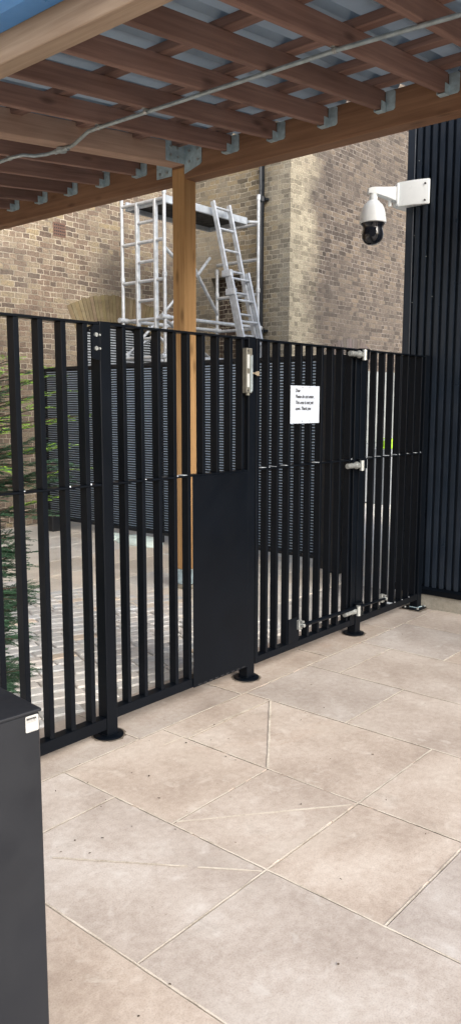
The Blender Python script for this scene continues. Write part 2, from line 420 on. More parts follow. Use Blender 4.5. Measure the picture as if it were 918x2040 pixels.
def slab_mesh(name, mat, slabs, gap=0.005, thick=0.02, seed=1, top=0.0, amt=0.07, bevel=0.003):
    """one mesh of flat slabs (polygons in x,y), each with its own tint"""
    rnd = random.Random(seed)
    bm = bmesh.new(); lay = bm.loops.layers.float_color.new('tint')
    for poly in slabs:
        cx = sum(p[0] for p in poly) / len(poly); cy = sum(p[1] for p in poly) / len(poly)
        t = 1 + rnd.uniform(-amt, amt)
        if name == 'paving' and cx > 2.0 and cy > 1.4: t *= 0.9  # shade of the canopy painted into the tint of these slabs
        if name == 'paving' and min(p[1] for p in poly) > 2.5: t *= 0.86  # kerb tint holds damp dirt plus painted contact shade of the gate
        w = rnd.uniform(-amt, amt) * 0.5
        col = (t * (1 + w), t, t * (1 - w * 1.2), 1)
        z = top + rnd.uniform(-0.0008, 0.0008)
        def inset(k):
            out = []
            for p in poly:
                d = Vector((cx - p[0], cy - p[1])); L = d.length
                out.append((p[0] + (k if d.x > 0 else -k) * (abs(d.x) > 1e-4), p[1] + (k if d.y > 0 else -k) * (abs(d.y) > 1e-4)))
            return out
        a = [bm.verts.new((p[0], p[1], z)) for p in inset(gap + bevel)]
        b_ = [bm.verts.new((p[0], p[1], z - bevel)) for p in inset(gap)]
        c_ = [bm.verts.new((p[0], p[1], z - thick)) for p in inset(gap)]
        fs = [bm.faces.new(a)]
        n = len(poly)
        for k in range(n):
            j = (k + 1) % n
            fs.append(bm.faces.new((b_[k], b_[j], a[j], a[k]))); fs.append(bm.faces.new((c_[k], c_[j], b_[j], b_[k])))
        for fc in fs:
            for l in fc.loops: l[lay] = col
    bmesh.ops.recalc_face_normals(bm, faces=bm.faces)
    me = bpy.data.meshes.new(name); bm.to_mesh(me); bm.free()
    return link(name, me, mat)

cols_x = [-3.2, -2.55, -1.9, -1.27, -0.63, 0.0, 0.70, 1.355, 1.945, 2.53, 3.165, 3.76, 4.36, 4.95, 5.43]
joints = {
    (1.355, 1.945): [0.62, 1.49, 2.25], (1.945, 2.53): [0.45, 1.045, 1.49, 1.935], (2.53, 3.165): [0.3, 0.9, 1.49, 2.41],
    (3.165, 3.76): [0.6, 1.25, 1.948], (3.76, 4.36): [0.75, 1.605, 2.36], (4.36, 4.95): [0.5, 1.2, 2.0], (4.95, 5.43): [0.7, 1.6],
    (0.70, 1.355): [0.4, 1.1, 1.91], (0.0, 0.70): [0.1, 0.8, 1.5, 2.1],
}
slabs = []
for a, b in zip(cols_x, cols_x[1:]):
    js = joints.get((a, b))
    if js is None:
        o0 = random.uniform(-0.3, 0.3); js = [-0.2 + o0, 0.7 + o0, 1.5 + o0]
    ys = [-3.2, -2.4, -1.6, -0.8, -0.15] + js + [2.575]
    ys = sorted(ys); ys2 = [ys[0]]
    for y in ys[1:]:
        if y - ys2[-1] > 0.16: ys2.append(y)
    ys2[-1] = 2.575
    for y0, y1 in zip(ys2, ys2[1:]):
        slabs.append([(a, y0), (b, y0), (b, y1), (a, y1)])
# kerb band of long stones under the gate line
bx_ = [-3.2, -2.2, -1.3, -0.2, 0.7, 1.55, 2.38, 3.13, 3.97, 4.75, 5.43]
for a, b in zip(bx_, bx_[1:]): slabs.append([(a, 2.575), (b, 2.575), (b, 3.03), (a, 3.03)])
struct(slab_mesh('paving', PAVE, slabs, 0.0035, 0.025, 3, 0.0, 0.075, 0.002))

# mortar between the flags, worn and uneven, with the diagonal drainage cuts
def mortar_strips():
    m = MB(); rnd = random.Random(5)
    def strip(p, q, w=0.0055, z=0.0012, skip=0.0):
        p, q = Vector((p[0], p[1], 0)), Vector((q[0], q[1], 0)); d = (q - p); L = d.length; d.normalize()
        nrm = Vector((-d.y, d.x, 0)); k = max(int(L / 0.035), 2); prev = None
        for i in range(k + 1):
            c = p + d * (L * i / k)
            wa = w * rnd.uniform(0.55, 1.25); wb = w * rnd.uniform(0.55, 1.25)
            cur = (m.bm.verts.new(c + nrm * wa + Vector((0, 0, z))), m.bm.verts.new(c - nrm * wb + Vector((0, 0, z))))
            if prev and rnd.random() > skip: m.bm.faces.new((prev[0], prev[1], cur[1], cur[0]))
            prev = cur
    for k, a in enumerate(cols_x):
        if a > 0.5: strip((a, -1.2), (a, 2.57), 0.0038, 0.0012, 0.05)
    for poly in slabs:
        (xa, ya), (xb, yb) = poly[0], poly[2]
        if xb < 0.5 or ya < -1.2: continue
        strip((xa + 0.004, ya), (xb - 0.004, ya), 0.0037, 0.0016, 0.07)
        if ya > 2.5: strip((xa, ya + 0.006), (xa, yb), 0.004, 0.0019)
    strip((3.16, 2.405), (2.535, 1.94), 0.0055, 0.0030)
    strip((1.965, 1.93), (2.50, 1.50), 0.0055, 0.0030)
    strip((1.925, 1.495), (1.46, 2.18), 0.0045, 0.0030, 0.06)
    strip((2.53, 2.405), (2.53, 1.94), 0.0045, 0.0030, 0.12)
    strip((2.40, 2.44), (3.16, 2.405), 0.0045, 0.0030, 0.12)
    return m.build('paving_joints', MORT)
struct(mortar_strips())

# bedding below the flags so that no gap shows the ground
b0 = MB(); b0.box(-3.2, 5.43, -3.2, 3.03, -0.028, -0.006); struct(b0.build('paving_bed', MORT))

# courtyard: pale flags near the wall, setts by the gate
SETT_A = R(-21)
def in_setts(x, y): return y > 3.05 and x < 4.42 - 0.42 * max(y - 4.5, 0) + 0.06 * math.sin(y * 9) and y < 6.05 + 0.1 * math.sin(x * 7)
bed = MB(); bed.box(-3.2, 14.0, 3.034, 8.45, -0.028, -0.012); struct(bed.build('courtyard_bed', SETTM))
flags = []
rnd = random.Random(9)
y = 3.05
while y < 8.4:
    dy = rnd.choice([0.45, 0.55, 0.6]); y1 = min(y + dy, 8.43); x = -3.2 + rnd.uniform(0, 0.5)
    while x < 13.5:
        dx = rnd.choice([0.5, 0.65, 0.8, 0.95]); x1 = x + dx
        cxm, cym = (x + x1) / 2, (y + y1) / 2
        if not (in_setts(cxm, cym) and in_setts(x1, cym)):
            if not (x < 5.44 < x1 and y < 3.1): flags.append([(x, y), (x1, y), (x1, y1), (x, y1)])
        x = x1
    y = y1
struct(slab_mesh('courtyard_paving', FLAG, flags, 0.004, 0.012, 4, -0.002, 0.09, 0.003))
setts = []
ca, sa = math.cos(SETT_A), math.sin(SETT_A)
for j in range(-60, 70):
    off = rnd.uniform(0, 0.2); xx = -4.0 + off
    while xx < 6:
        L = rnd.uniform(0.15, 0.235)
        yy = j * 0.108
        u0, u1, v0, v1 = xx + 0.006, xx + L - 0.006, yy + 0.006, yy + 0.108 - 0.006
        jit = lambda: rnd.uniform(-0.004, 0.004)
        q = [(1.0 + (u + jit()) * ca - (v + jit()) * sa, 4.3 + (u + jit()) * sa + (v + jit()) * ca) for u, v in ((u0, v0), (u1, v0), (u1, v1), (u0, v1))]
        cx_ = sum(p[0] for p in q) / 4; cy_ = sum(p[1] for p in q) / 4
        if in_setts(cx_, cy_) and cx_ > -1.0 and all(p[1] > 3.02 for p in q): setts.append(q)
        xx += L
def sett_mesh():
    bm = bmesh.new(); lay = bm.loops.layers.float_color.new('tint'); rr = random.Random(2)
    for q in setts:
        t = rr.uniform(0.85, 1.08); w = rr.choice([0, 0, 0, 0.02, 0.04, -0.03]); w = w if rr.random() > 0.03 else 0.16
        col = (t * (1 + w), t, t * (1 - w), 1)
        cx_ = sum(p[0] for p in q) / 4; cy_ = sum(p[1] for p in q) / 4
        z = rr.uniform(-0.003, 0.004)
        lo = [bm.verts.new((p[0], p[1], -0.02)) for p in q]
        mid = [bm.verts.new((p[0], p[1], z - 0.006)) for p in q]
        hi = [bm.verts.new((p[0] + (cx_ - p[0]) * 0.1, p[1] + (cy_ - p[1]) * 0.16, z + rr.uniform(-0.0015, 0.0015))) for p in q]
        fs = [bm.faces.new(hi)]
        for k in range(4):
            j = (k + 1) % 4
            fs.append(bm.faces.new((mid[k], mid[j], hi[j], hi[k]))); fs.append(bm.faces.new((lo[k], lo[j], mid[j], mid[k])))
        for fc in fs:
            for l in fc.loops: l[lay] = col
    bmesh.ops.recalc_face_normals(bm, faces=bm.faces)
    me = bpy.data.meshes.new('cobbles'); bm.to_mesh(me); bm.free()
    return link('cobbles', me, SETT)
struct(sett_mesh())

# dry leaves and crumbs lying on the flags
def litter():
    bm = bmesh.new(); rr = random.Random(21)
    spots = []
    for _ in range(80):
        spots.append((rr.uniform(1.1, 4.8), rr.uniform(0.7, 2.66)))
    for _ in range(34): spots.append((rr.uniform(1.5, 2.9), rr.gauss(2.3, 0.25)))
    for x, y in spots:
        if y > 2.64 or (x < 1.05): continue
        s = rr.uniform(0.002, 0.008); a = rr.uniform(0, 6.28); el = rr.uniform(0.18, 0.7)
        pts = []
        for k in range(5):
            t = a + k * 1.2566
            ux, uy = math.cos(k * 1.2566) * s, math.sin(k * 1.2566) * s * el * rr.uniform(0.6, 1.2)
            pts.append((x + ux * math.cos(a) - uy * math.sin(a), y + ux * math.sin(a) + uy * math.cos(a), 0.004 + rr.uniform(0, 0.003)))
        bm.faces.new([bm.verts.new(p) for p in pts])
    me = bpy.data.meshes.new('leaf_litter'); bm.to_mesh(me); bm.free()
    o = link('leaf_litter', me, LITTER)
    return tag(o, 'dry leaf crumbs scattered over the beige paving in front of the gate', 'leaf litter', None, 'stuff')
litter()

# ------------------------------------------------------------------ brick building
YL, XC, YF = 8.45, 9.1, 6.66
bld = thing('brick_building', (XC, YL, 0), 'old brick building with a sooty right face and pale corner behind the gate', 'building')
def arch_pts(xc, half, spring, rise, n=14):
    rad = (half * half + rise * rise) / (2 * rise); cz = spring + rise - rad
    a0 = math.asin(half / rad)
    return [(xc + rad * math.sin(-a0 + 2 * a0 * i / n), cz + rad * math.cos(-a0 + 2 * a0 * i / n)) for i in range(n + 1)], rad, cz, a0
AX, AHALF, ASPR, ARISE = 7.55, 0.74, 2.50, 0.17
pts, rad, cz, a0 = arch_pts(AX, AHALF, ASPR, ARISE)
# recessed wall with the arched opening cut out (front sheet made of strips, with reveals)
w = MB()
Z1 = 9.0
w.box(-6, AX - AHALF, YL, YL + 0.35, 0, Z1)
w.box(AX + AHALF, XC + 0.3, YL, YL + 0.35, 0, Z1)
poly = [(AX - AHALF, Z1)] + pts + [(AX + AHALF, Z1)]
w.prism(poly, YL, YL + 0.35, 'y')
w.box(AX - AHALF, AX + AHALF, YL, YL + 0.35, 0, 0.45)
w.build('wall', BR_LEFT, bld)
# return wall with a dark infilled opening
w = MB()
OY0, OY1, OZ = 7.52, 8.12, 3.42
w.box(XC, XC + 0.35, YF + 0.35, OY0, 0, Z1); w.box(XC, XC + 0.35, OY1, YL, 0, Z1)
w.box(XC, XC + 0.35, OY0, OY1, OZ, Z1)
w.build('wall', BR_RET, bld)
w = MB(); w.box(XC + 0.2, XC + 0.3, OY0 - 0.05, OY1 + 0.05, 0, OZ + 0.05); w.build('infill_panel', BR_DARK, bld)  # infill bricks darkened to carry the shade of the recess
w = MB(); w.box(XC, 22, YF, YF + 0.35, 0, Z1); w.build('wall', BR_FRONT, bld)
# thin quoin face continuing the return wall over the end of the front wall
w = MB(); w.box(XC - 0.003, XC + 0.02, YF + 0.002, YF + 0.352, 0, Z1); w.build('quoin', BR_RET, bld)

def voussoirs(name, mat, xc, half, spring, rise, depth, n, y, seed, label=None):
    bm = bmesh.new(); lay = bm.loops.layers.float_color.new('tint'); rr = random.Random(seed)
    rad = (half * half + rise * rise) / (2 * rise); cz = spring + rise - rad; a0 = math.asin(half / rad)
    for i in range(n):
        t0 = -a0 + 2 * a0 * (i + 0.06) / n; t1 = -a0 + 2 * a0 * (i + 0.94) / n
        t = rr.uniform(0.8, 1.1); c = (t, t * rr.uniform(0.94, 1.04), t * rr.uniform(0.85, 1.05), 1)
        dd = rr.uniform(0.004, 0.012); dep = depth + rr.uniform(-0.012, 0.012)
        q = [(xc + rr_ * math.sin(tt), cz + rr_ * math.cos(tt)) for tt, rr_ in ((t0, rad), (t1, rad), (t1, rad + dep), (t0, rad + dep))]
        a = [bm.verts.new((p[0], y - dd, p[1])) for p in q]; b = [bm.verts.new((p[0], y + 0.05, p[1])) for p in q]
        fs = [bm.faces.new(a)] + [bm.faces.new((a[k], a[(k + 1) % 4], b[(k + 1) % 4], b[k])) for k in range(4)]
        for fc in fs:
            for l in fc.loops: l[lay] = c
    inn = [(xc + rad * math.sin(-a0 + 2 * a0 * i / 24), cz + rad * math.cos(-a0 + 2 * a0 * i / 24)) for i in range(25)]
    ou = [(xc + (rad + depth - 0.006) * math.sin(-a0 + 2 * a0 * i / 24), cz + (rad + depth - 0.006) * math.cos(-a0 + 2 * a0 * i / 24)) for i in range(25)]
    for i in range(24):
        fc = bm.faces.new([bm.verts.new((p[0], y - 0.002, p[1])) for p in (inn[i], inn[i + 1], ou[i + 1], ou[i])])
        for l in fc.loops: l[lay] = (1.08, 1.08, 1.1, 1)
    bmesh.ops.recalc_face_normals(bm, faces=bm.faces)
    me = bpy.data.meshes.new(name); bm.to_mesh(me); bm.free()
    o = link(name, me, mat, bld)
    if label: o['label'] = label
    return o
voussoirs('window_arch', ARCHB, AX, AHALF + 0.02, ASPR, ARISE, 0.36, 28, YL, 4, 'yellow brick arch')
voussoirs('blind_arch', ARCHD, 10.75, 0.66, 2.12, 0.22, 0.22, 20, YF, 8, 'sooty brick arch')
# louvred infill of the arch
lv = MB()
inn, _, _, _ = arch_pts(AX, AHALF - 0.06, ASPR - 0.01, ARISE - 0.02)
lo_ = [(AX - AHALF + 0.005, 0.452)] + [(p[0] * 0.995 + AX * 0.005, p[1] - 0.004) for p in pts] + [(AX + AHALF - 0.005, 0.452)]
hole = [(AX - AHALF + 0.07, 0.52)] + inn + [(AX + AHALF - 0.07, 0.52)]
nP = len(lo_)
va = [lv.bm.verts.new((p[0], YL + 0.06, p[1])) for p in lo_]; vb = [lv.bm.verts.new((p[0], YL + 0.06, p[1])) for p in hole]
vc = [lv.bm.verts.new((p[0], YL + 0.12, p[1])) for p in hole]
for k in range(nP):
    j = (k + 1) % nP
    lv.bm.faces.new((va[k], va[j], vb[j], vb[k])); lv.bm.faces.new((vb[k], vb[j], vc[j], vc[k]))
lf = lv.build('louvred_window', BLACKMATT, bld); lf['label'] = 'black louvred window in the yellow brick arch'
lv = MB(); z = 0.56
while z < ASPR + 0.13:
    half = AHALF - 0.07
    if z > ASPR - 0.02:
        rr_ = rad - 0.045; half = math.sqrt(max(rr_ ** 2 - (z + 0.02 - cz) ** 2, 0.0001)); half = min(half, AHALF - 0.07)
    if half > 0.1:
        Mx = Matrix.Translation((AX, YL + 0.09, z)) @ Matrix.Rotation(R(38), 4, 'X')
        lv.box(-half, half, -0.018, 0.018, -0.0025, 0.0025, 0, Mx)
    z += 0.036
lv.build('louvre_blades', ALUD, lf)
lv = MB(); lv.box(AX - AHALF, AX + AHALF, YL + 0.14, YL + 0.16, 0.452, ASPR + ARISE); lv.build('backing_board', PANEDARK, lf)
# air brick
ab = MB(); ab.box(6.455, 6.655, YL - 0.006, YL + 0.03, 3.67, 3.845, 0.003)
abo = ab.build('air_brick', AIRB, bld)
ab = MB()
for i in range(6):
    for j in range(4): ab.box(6.472 + i * 0.029, 6.488 + i * 0.029, YL - 0.009, YL - 0.0065, 3.69 + j * 0.038, 3.708 + j * 0.038)
ab.build('vent_holes', PANEDARK, abo)
# downpipe on the return wall
dp = MB(); px, py = XC - 0.07, 7.105
dp.path([(px, py, 0.03), (px, py, 4.93), (px + 0.02, py, 4.99), (px + 0.02, py - 0.12, 5.06), (px + 0.02, py - 0.3, 5.09), (px + 0.02, py - 0.3, 8.9)], 0.04, 14)
for z in (0.9, 2.55, 4.35): dp.tube((px, py, z), (px, py, z + 0.07), 0.05, 14); dp.box(px, XC, py - 0.075, py + 0.075, z + 0.02, z + 0.05)
dpo = dp.build('downpipe', PIPE, bld, smooth=True)

# ------------------------------------------------------------------ dark clad wall at the right with its kerb
XW = 5.45
cw = thing('clad_wall', (XW, 2.9, 0), 'blue-black ribbed metal clad wall on a low stone plinth at the right end of the gate', 'wall')
m = MB(); prof = []
y = 2.86; base = XW + 0.036
prof.append((2.875, base))
while y > -2.5:
    prof += [(y, base), (y - 0.003, XW + 0.002), (y - 0.033, XW + 0.002), (y - 0.036, base)]
    y -= 0.0590
prof.append((-2.5, base))
a = [m.bm.verts.new((x, yy, 0.165)) for yy, x in prof]; b = [m.bm.verts.new((x, yy, 6.2)) for yy, x in prof]
for k in range(len(prof) - 1): m.bm.faces.new((a[k], a[k + 1], b[k + 1], b[k]))
m.build('ribbed_cladding', CLAD, cw)
m = MB(); m.box(XW - 0.004, XW + 0.16, 2.872, 2.932, 0.165, 6.2, 0.002); m.build('corner_flashing', CLAD, cw)
m = MB(); m.box(XW + 0.05, XW + 3.5, 2.78, 2.925, 0.165, 6.2); m.box(XW + 0.05, XW + 0.3, -2.5, 2.76, 0.165, 6.2); m.build('wall_core', CLAD, cw)
m = MB(); m.prism([(XW - 0.03, 0.112), (XW + 0.1, 0.112), (XW + 0.1, 0.17), (XW + 0.02, 0.17), (XW - 0.03, 0.15)], -2.5, 2.93, 'y'); m.build('base_flashing', BLACK, cw)
m = MB(); m.box(XW - 0.012, XW + 3.5, -2.5, 2.9, -0.03, 0.11, 0.004); m.build('plinth', CONC, cw)
m = MB(); rr = random.Random(3)
for yy, zz in ((2.84, 3.30), (2.83, 3.02), (2.86, 2.78), (2.76, 2.62), (2.86, 2.3), (2.70, 2.33)):
    m.tube((XW - 0.006, yy, zz), (XW + 0.003, yy, zz), 0.0028, 8)
m.build_each('screw', STEEL, cw)

# ------------------------------------------------------------------ security camera on the corner of the clad wall
dirv = Vector((-0.7071, 0.7071, 0)); sidev = Vector((-0.7071, -0.7071, 0)); cor = Vector((XW, 2.932, 0))
cc = thing('security_camera', (XW, 2.932, 3.07), 'white dome security camera on a bracket at the corner of the black clad wall', 'camera')
m = MB()
q = [cor + Vector((-0.006, -0.185, 0)), cor + Vector((-0.035, -0.185, 0)), cor + Vector((-0.095, -0.035, 0)), cor + Vector((-0.035, 0.095, 0)), cor + Vector((0.16, 0.035, 0)), cor + Vector((0.16, 0.006, 0)), cor + Vector((-0.006, 0.006, 0))]
q = [cor + Vector((a_, b_, 0)) for a_, b_ in ((-0.008, -0.19), (-0.028, -0.19), (-0.062, -0.085), (-0.078, 0.03), (-0.03, 0.078), (0.085, 0.062), (0.19, 0.028), (0.19, 0.008), (-0.008, 0.008))]
m.prism([(p.x, p.y) for p in q], 2.985, 3.158, 'z')
bmesh.ops.bevel(m.bm, geom=list(m.bm.edges), offset=0.004, segments=2, affect='EDGES')
m.build('corner_bracket', WHITE, cc, smooth=True)
m = MB()
for zz in (3.01, 3.125):
    p = cor + Vector((-0.034, -0.166, zz))
    m.tube(p, p + Vector((-0.012, 0.0, 0)), 0.006, 10); m.box(p.x - 0.002, p.x, p.y + 0.006, p.y + 0.03, zz - 0.004, zz + 0.004); m.box(p.x - 0.004, p.x - 0.001, p.y + 0.024, p.y + 0.031, zz - 0.028, zz + 0.002)
m.build_each('bracket_bolt', INK, cc)
# tapered arm along the diagonal: local u along dirv
MA = Matrix.Translation(cor) @ Matrix(((dirv.x, sidev.x, 0, 0), (dirv.y, sidev.y, 0, 0), (0, 0, 1, 0), (0, 0, 0, 1)))
m = MB()
m.box(0.075, 0.088, -0.052, 0.052, 2.995, 3.148, 0.003, MA)
sec = [(0.087, 0.044, 3.025, 3.124), (0.16, 0.038, 3.055, 3.122), (0.225, 0.034, 3.074, 3.122), (0.27, 0.032, 3.08, 3.120), (0.292, 0.024, 3.083, 3.112)]
rings = []
for u, hw, z0, z1 in sec:
    rings.append([m.bm.verts.new(MA @ Vector((u, -hw, z0))), m.bm.verts.new(MA @ Vector((u, hw, z0))), m.bm.verts.new(MA @ Vector((u, hw, z1))), m.bm.verts.new(MA @ Vector((u, -hw, z1)))])
for r1, r2 in zip(rings, rings[1:]):
    for k in range(4): m.bm.faces.new((r1[k], r1[(k + 1) % 4], r2[(k + 1) % 4], r2[k]))
m.bm.faces.new(rings[0]); m.bm.faces.new(rings[-1])
hc = MA @ Vector((0.25, 0, 0))
m.tube((hc.x, hc.y, 3.02), (hc.x, hc.y, 3.09), 0.031, 20)
m.tube(MA @ Vector((0.125, 0.0, 2.995)), MA @ Vector((0.125, 0, 3.06)), 0.013, 12)
m.build('arm', WHITE, cc, smooth=True)
m = MB(); m.lathe([(0.030, 0.16), (0.042, 0.155), (0.048, 0.146), (0.068, 0.128), (0.083, 0.098), (0.092, 0.062), (0.097, 0.022), (0.099, 0.0), (0.090, -0.004)][::-1], (hc.x, hc.y, 2.873), 40)
hd = m.build('housing', WHITE, cc, smooth=True)
m = MB(); m.lathe([(0.031, 0), (0.036, 0.006), (0.036, 0.016), (0.033, 0.024)], (hc.x, hc.y, 3.0), 24); m.tube((hc.x - 0.03, hc.y - 0.01, 3.012), (hc.x - 0.045, hc.y - 0.012, 3.012), 0.006, 8); m.build('collar', STEEL, hd, smooth=True)
m = MB(); m.lathe([(0.001, -0.158), (0.034, -0.153), (0.058, -0.138), (0.074, -0.114), (0.080, -0.086), (0.077, -0.06), (0.070, -0.04), (0.073, -0.028), (0.087, -0.008), (0.090, -0.0045)], (hc.x, hc.y, 2.873), 40)
dm = m.build('dome', DOME, cc, smooth=True)
tv = (Vector((0, 0, 0)) - hc); tv.z = 0; tv.normalize()
m = MB(); lc = Vector((hc.x, hc.y, 2.79)) + tv * 0.069
m.tube(lc, lc + tv * 0.012, 0.026, 20); m.build('lens', DOME, dm, smooth=True)

# ------------------------------------------------------------------ timber canopy
SL = math.atan(0.103)
def zr(x): return 3.405 - 0.103 * (4.66 - x)       # underside of the joists
ROT = Matrix.Rotation(-SL, 4, 'Y')
cn = thing('timber_canopy', (4.745, 4.52, 0), 'lean-to canopy of brown timber joists under a grey metal sheet roof', 'canopy')
PX0, PY0, PS = 4.675, 4.45, 0.135
def timber(name, mat, L, wy, hz, world, parent=cn, bev=0.004):
    m = MB(); m.box(0, L, -wy / 2, wy / 2, 0, hz, bev)
    return m.build(name, mat, parent, world)
# posts: local X is up
UP = Matrix.Rotation(R(-90), 4, 'Y')
def post(x, y, z0, z1):
    m = MB(); m.box(0, z1 - z0, -PS / 2, PS / 2, -PS / 2, PS / 2, 0.006)
    p = m.build('post', POST, cn, Matrix.Translation((x, y, z0)) @ UP)
    m = MB()
    m.box(x - 0.075, x + 0.075, y - 0.075, y + 0.075, 0.0, 0.035, 0.004); m.build('pad', CONC, p)
    m = MB(); m.box(x - 0.058, x + 0.058, y - 0.058, y + 0.058, 0.036, 0.165, 0.003); m.box(x - 0.07, x + 0.07, y - 0.07, y + 0.07, 0.155, 0.1655, 0.001)
    for zz in (0.07, 0.115): m.tube((x - 0.03, y - 0.068, zz), (x - 0.03, y - 0.057, zz), 0.009, 8); m.tube((x + 0.03, y - 0.068, zz), (x + 0.03, y - 0.057, zz), 0.009, 8)
    m.build('metal_shoe', HANG, p)
post(PX0 + PS / 2, PY0 + PS / 2, 0.1665, 3.385)
post(2.25, PY0 + PS / 2, 0.1665, 3.05); post(2.25, 7.7, 0.1665, 3.05); post(4.745, 1.22, 0.1665, 3.29); post(4.745, 7.7, 0.1665, 3.29)
# beams along Y (local X = world Y)
ALY = Matrix.Rotation(R(90), 4, 'Z')
timber('beam', BEAM, 6.9, 0.13, 0.225, Matrix.Translation((4.682 + 0.065, 1.05, 3.295)) @ ALY)
timber('beam', PALEB, 6.85, 0.10, 0.20, Matrix.Translation((2.25, 1.08, 3.058)) @ ALY)
# tie beam
timber('tie_beam', TIE, (PX0 - 2.302) / math.cos(SL), 0.135, 0.155, Matrix.Translation((2.302, PY0 + PS / 2, zr(2.302) - 0.008)) @ ROT)
# joists with hangers
def joist(y):
    j = timber('joist', JOIST, (4.678 - 2.302) / math.cos(SL), 0.045, 0.115, Matrix.Translation((2.302, y, zr(2.302))) @ ROT)
    m = MB()
    for s, w_ in ((-1, 0.092), (1, 0.045)):
        y0 = y + s * 0.024; y1 = y + s * w_
        pl = [(y0, 3.395), (y1 - s * 0.012, 3.395), (y1, 3.407), (y1, 3.505), (y1 - s * 0.010, 3.515), (y0, 3.515)]
        m.prism(pl, 4.6745, 4.680, 'x')
        m.box(4.62, 4.6745, y + s * 0.0265 - 0.0015, y + s * 0.0265 + 0.0015, 3.394, 3.45)
    m.box(4.62, 4.6745, y - 0.028, y + 0.028, 3.390, 3.3935)
    m.build('joist_hanger', HANG, j)
    return j
j0 = joist(2.281)
ys = [1.42, 1.85, 2.71, 3.14, 3.57, 3.99, 4.965, 5.42, 5.85, 6.285, 6.725, 7.155, 7.585]
for y in ys: copy_tree(j0, cn, Matrix.Translation((0, y - 2.281, 0)))
# purlins across the joists (local X = world Y), tilted with the roof
PH = 0.047
def purlin_m(x): return Matrix.Translation((x, 1.15, zr(x) + 0.1165)) @ ROT @ ALY
m = MB(); m.box(0, 6.7, -0.045, 0.045, 0, PH, 0.003)
p0 = m.build('purlin', JOIST, cn, purlin_m(2.62))
for x in (3.14, 3.66, 4.18, 4.58):
    c = copy_tree(p0, cn); c.matrix_basis = WM[cn].inverted() @ purlin_m(x); WM[c] = purlin_m(x)
# roof sheets: trapezoid ribs along the slope (local X), laid over the purlins
def roof_sheet(y0, y1, mat):
    m = MB(); pr = []; y = y0
    while y < y1 - 0.01:
        pr += [(y, 0.0), (y + 0.125, 0.0), (y + 0.15, 0.04), (y + 0.18, 0.04)]
        y += 0.205
    pr.append((y, 0.0))
    a = [m.bm.verts.new((0, p[0], p[1])) for p in pr]; b = [m.bm.verts.new((2.80, p[0], p[1])) for p in pr]
    for k in range(len(pr) - 1): m.bm.faces.new((a[k], a[k + 1], b[k + 1], b[k]))
    a = [m.bm.verts.new((0, p[0], p[1] + 0.003)) for p in pr]; b = [m.bm.verts.new((2.80, p[0], p[1] + 0.003)) for p in pr]
    for k in range(len(pr) - 1): m.bm.faces.new((a[k], b[k], b[k + 1], a[k + 1]))
    return m.build('roof_sheet', mat, cn, Matrix.Translation((2.10, 0, zr(2.10) + 0.1165 + PH + 0.002)) @ ROT)
for a, b, mt in ((1.08, 1.69, DECK), (1.695, 2.91, DECK), (2.916, 4.14, DECK), (4.149, 5.38, DECK), (5.382, 6.6, DECK), (6.615, 7.85, DECK)): roof_sheet(a, b, mt)
# box gutter along the low edge
m = MB(); m.prism([(2.19, 3.178), (2.09, 3.178), (2.055, 3.20), (2.05, 3.30), (2.06, 3.30), (2.065, 3.205), (2.095, 3.188), (2.18, 3.188), (2.18, 3.30), (2.19, 3.30)], 1.05, 7.95, 'y'); m.build('gutter', GUTTER, cn)
# angle plates and bolts at the tie beam
m = MB()
zb = zr(4.55)
m.prism([(4.47, zb - 0.004), (PX0 - 0.001, zb + 0.008), (PX0 - 0.001, zb + 0.15), (4.47, zb + 0.145)], PY0 - 0.005, PY0 - 0.001, 'y')
m.prism([(PY0 - 0.002, zb - 0.062), (PY0 - 0.03, zb - 0.055), (PY0 - 0.165, zb - 0.018), (PY0 - 0.18, zb - 0.002), (PY0 - 0.18, zb + 0.135), (PY0 - 0.002, zb + 0.14)], 4.675, 4.6795, 'x')
m.prism([(PY0 + PS + 0.002, zb - 0.055), (PY0 + PS + 0.17, zb - 0.055), (PY0 + PS + 0.17, zb + 0.13), (PY0 + PS + 0.002, zb + 0.13)], 4.675, 4.6795, 'x')
ap = m.build_each('angle_plate', HANG, cn)
m = MB()
for zz in (zb + 0.045, zb + 0.11):
    for xx in (4.52, 4.60): m.tube((xx, PY0 - 0.012, zz), (xx, PY0 - 0.004, zz), 0.011, 6)
for zz in (zb + 0.02, zb + 0.10):
    for yy in (PY0 - 0.055, PY0 - 0.145): m.tube((4.667, yy, zz), (4.676, yy, zz), 0.011, 6)
for yy in (PY0 + PS + 0.05, PY0 + PS + 0.13): m.tube((4.667, yy, zb - 0.02), (4.676, yy, zb - 0.02), 0.011, 6)
m.build_each('bolt', STEEL, ap[0])

# conduit clipped under the joists
def zc(x, o=0.016): return zr(x) - o
cd = thing('cable_conduit', (3.47, 3.0, zc(3.47)), 'galvanised steel cable conduit clipped under the canopy joists', 'conduit')
pts_ = [(3.575, 1.35), (3.47, 2.26), (3.44, 3.5), (3.425, 4.02), (3.43, 4.10), (3.47, 4.22), (3.53, 4.36), (3.553, 4.43), (3.556, 4.52), (3.556, 4.60), (3.55, 4.70), (3.51, 4.78), (3.45, 4.83), (3.43, 4.92), (3.435, 5.1), (3.44, 6.6), (3.44, 7.5)]
m = MB(); m.path([(x, y, zc(x, 0.016 if not 4.2 < y < 4.8 else 0.024)) for x, y in pts_], 0.0115, 12)
m.build('tube', GALV, cd, smooth=True)
m = MB(); xb, yb = 3.556, 4.535; zb2 = zc(xb, 0.026)
m.lathe([(0.03, -0.016), (0.035, -0.012), (0.035, 0.010), (0.03, 0.013)], (xb, yb, zb2), 20); m.tube((xb, yb - 0.07, zb2), (xb, yb + 0.07, zb2), 0.0165, 12)
jb = m.build('junction_box', GALV, cd, smooth=True)
m = MB()
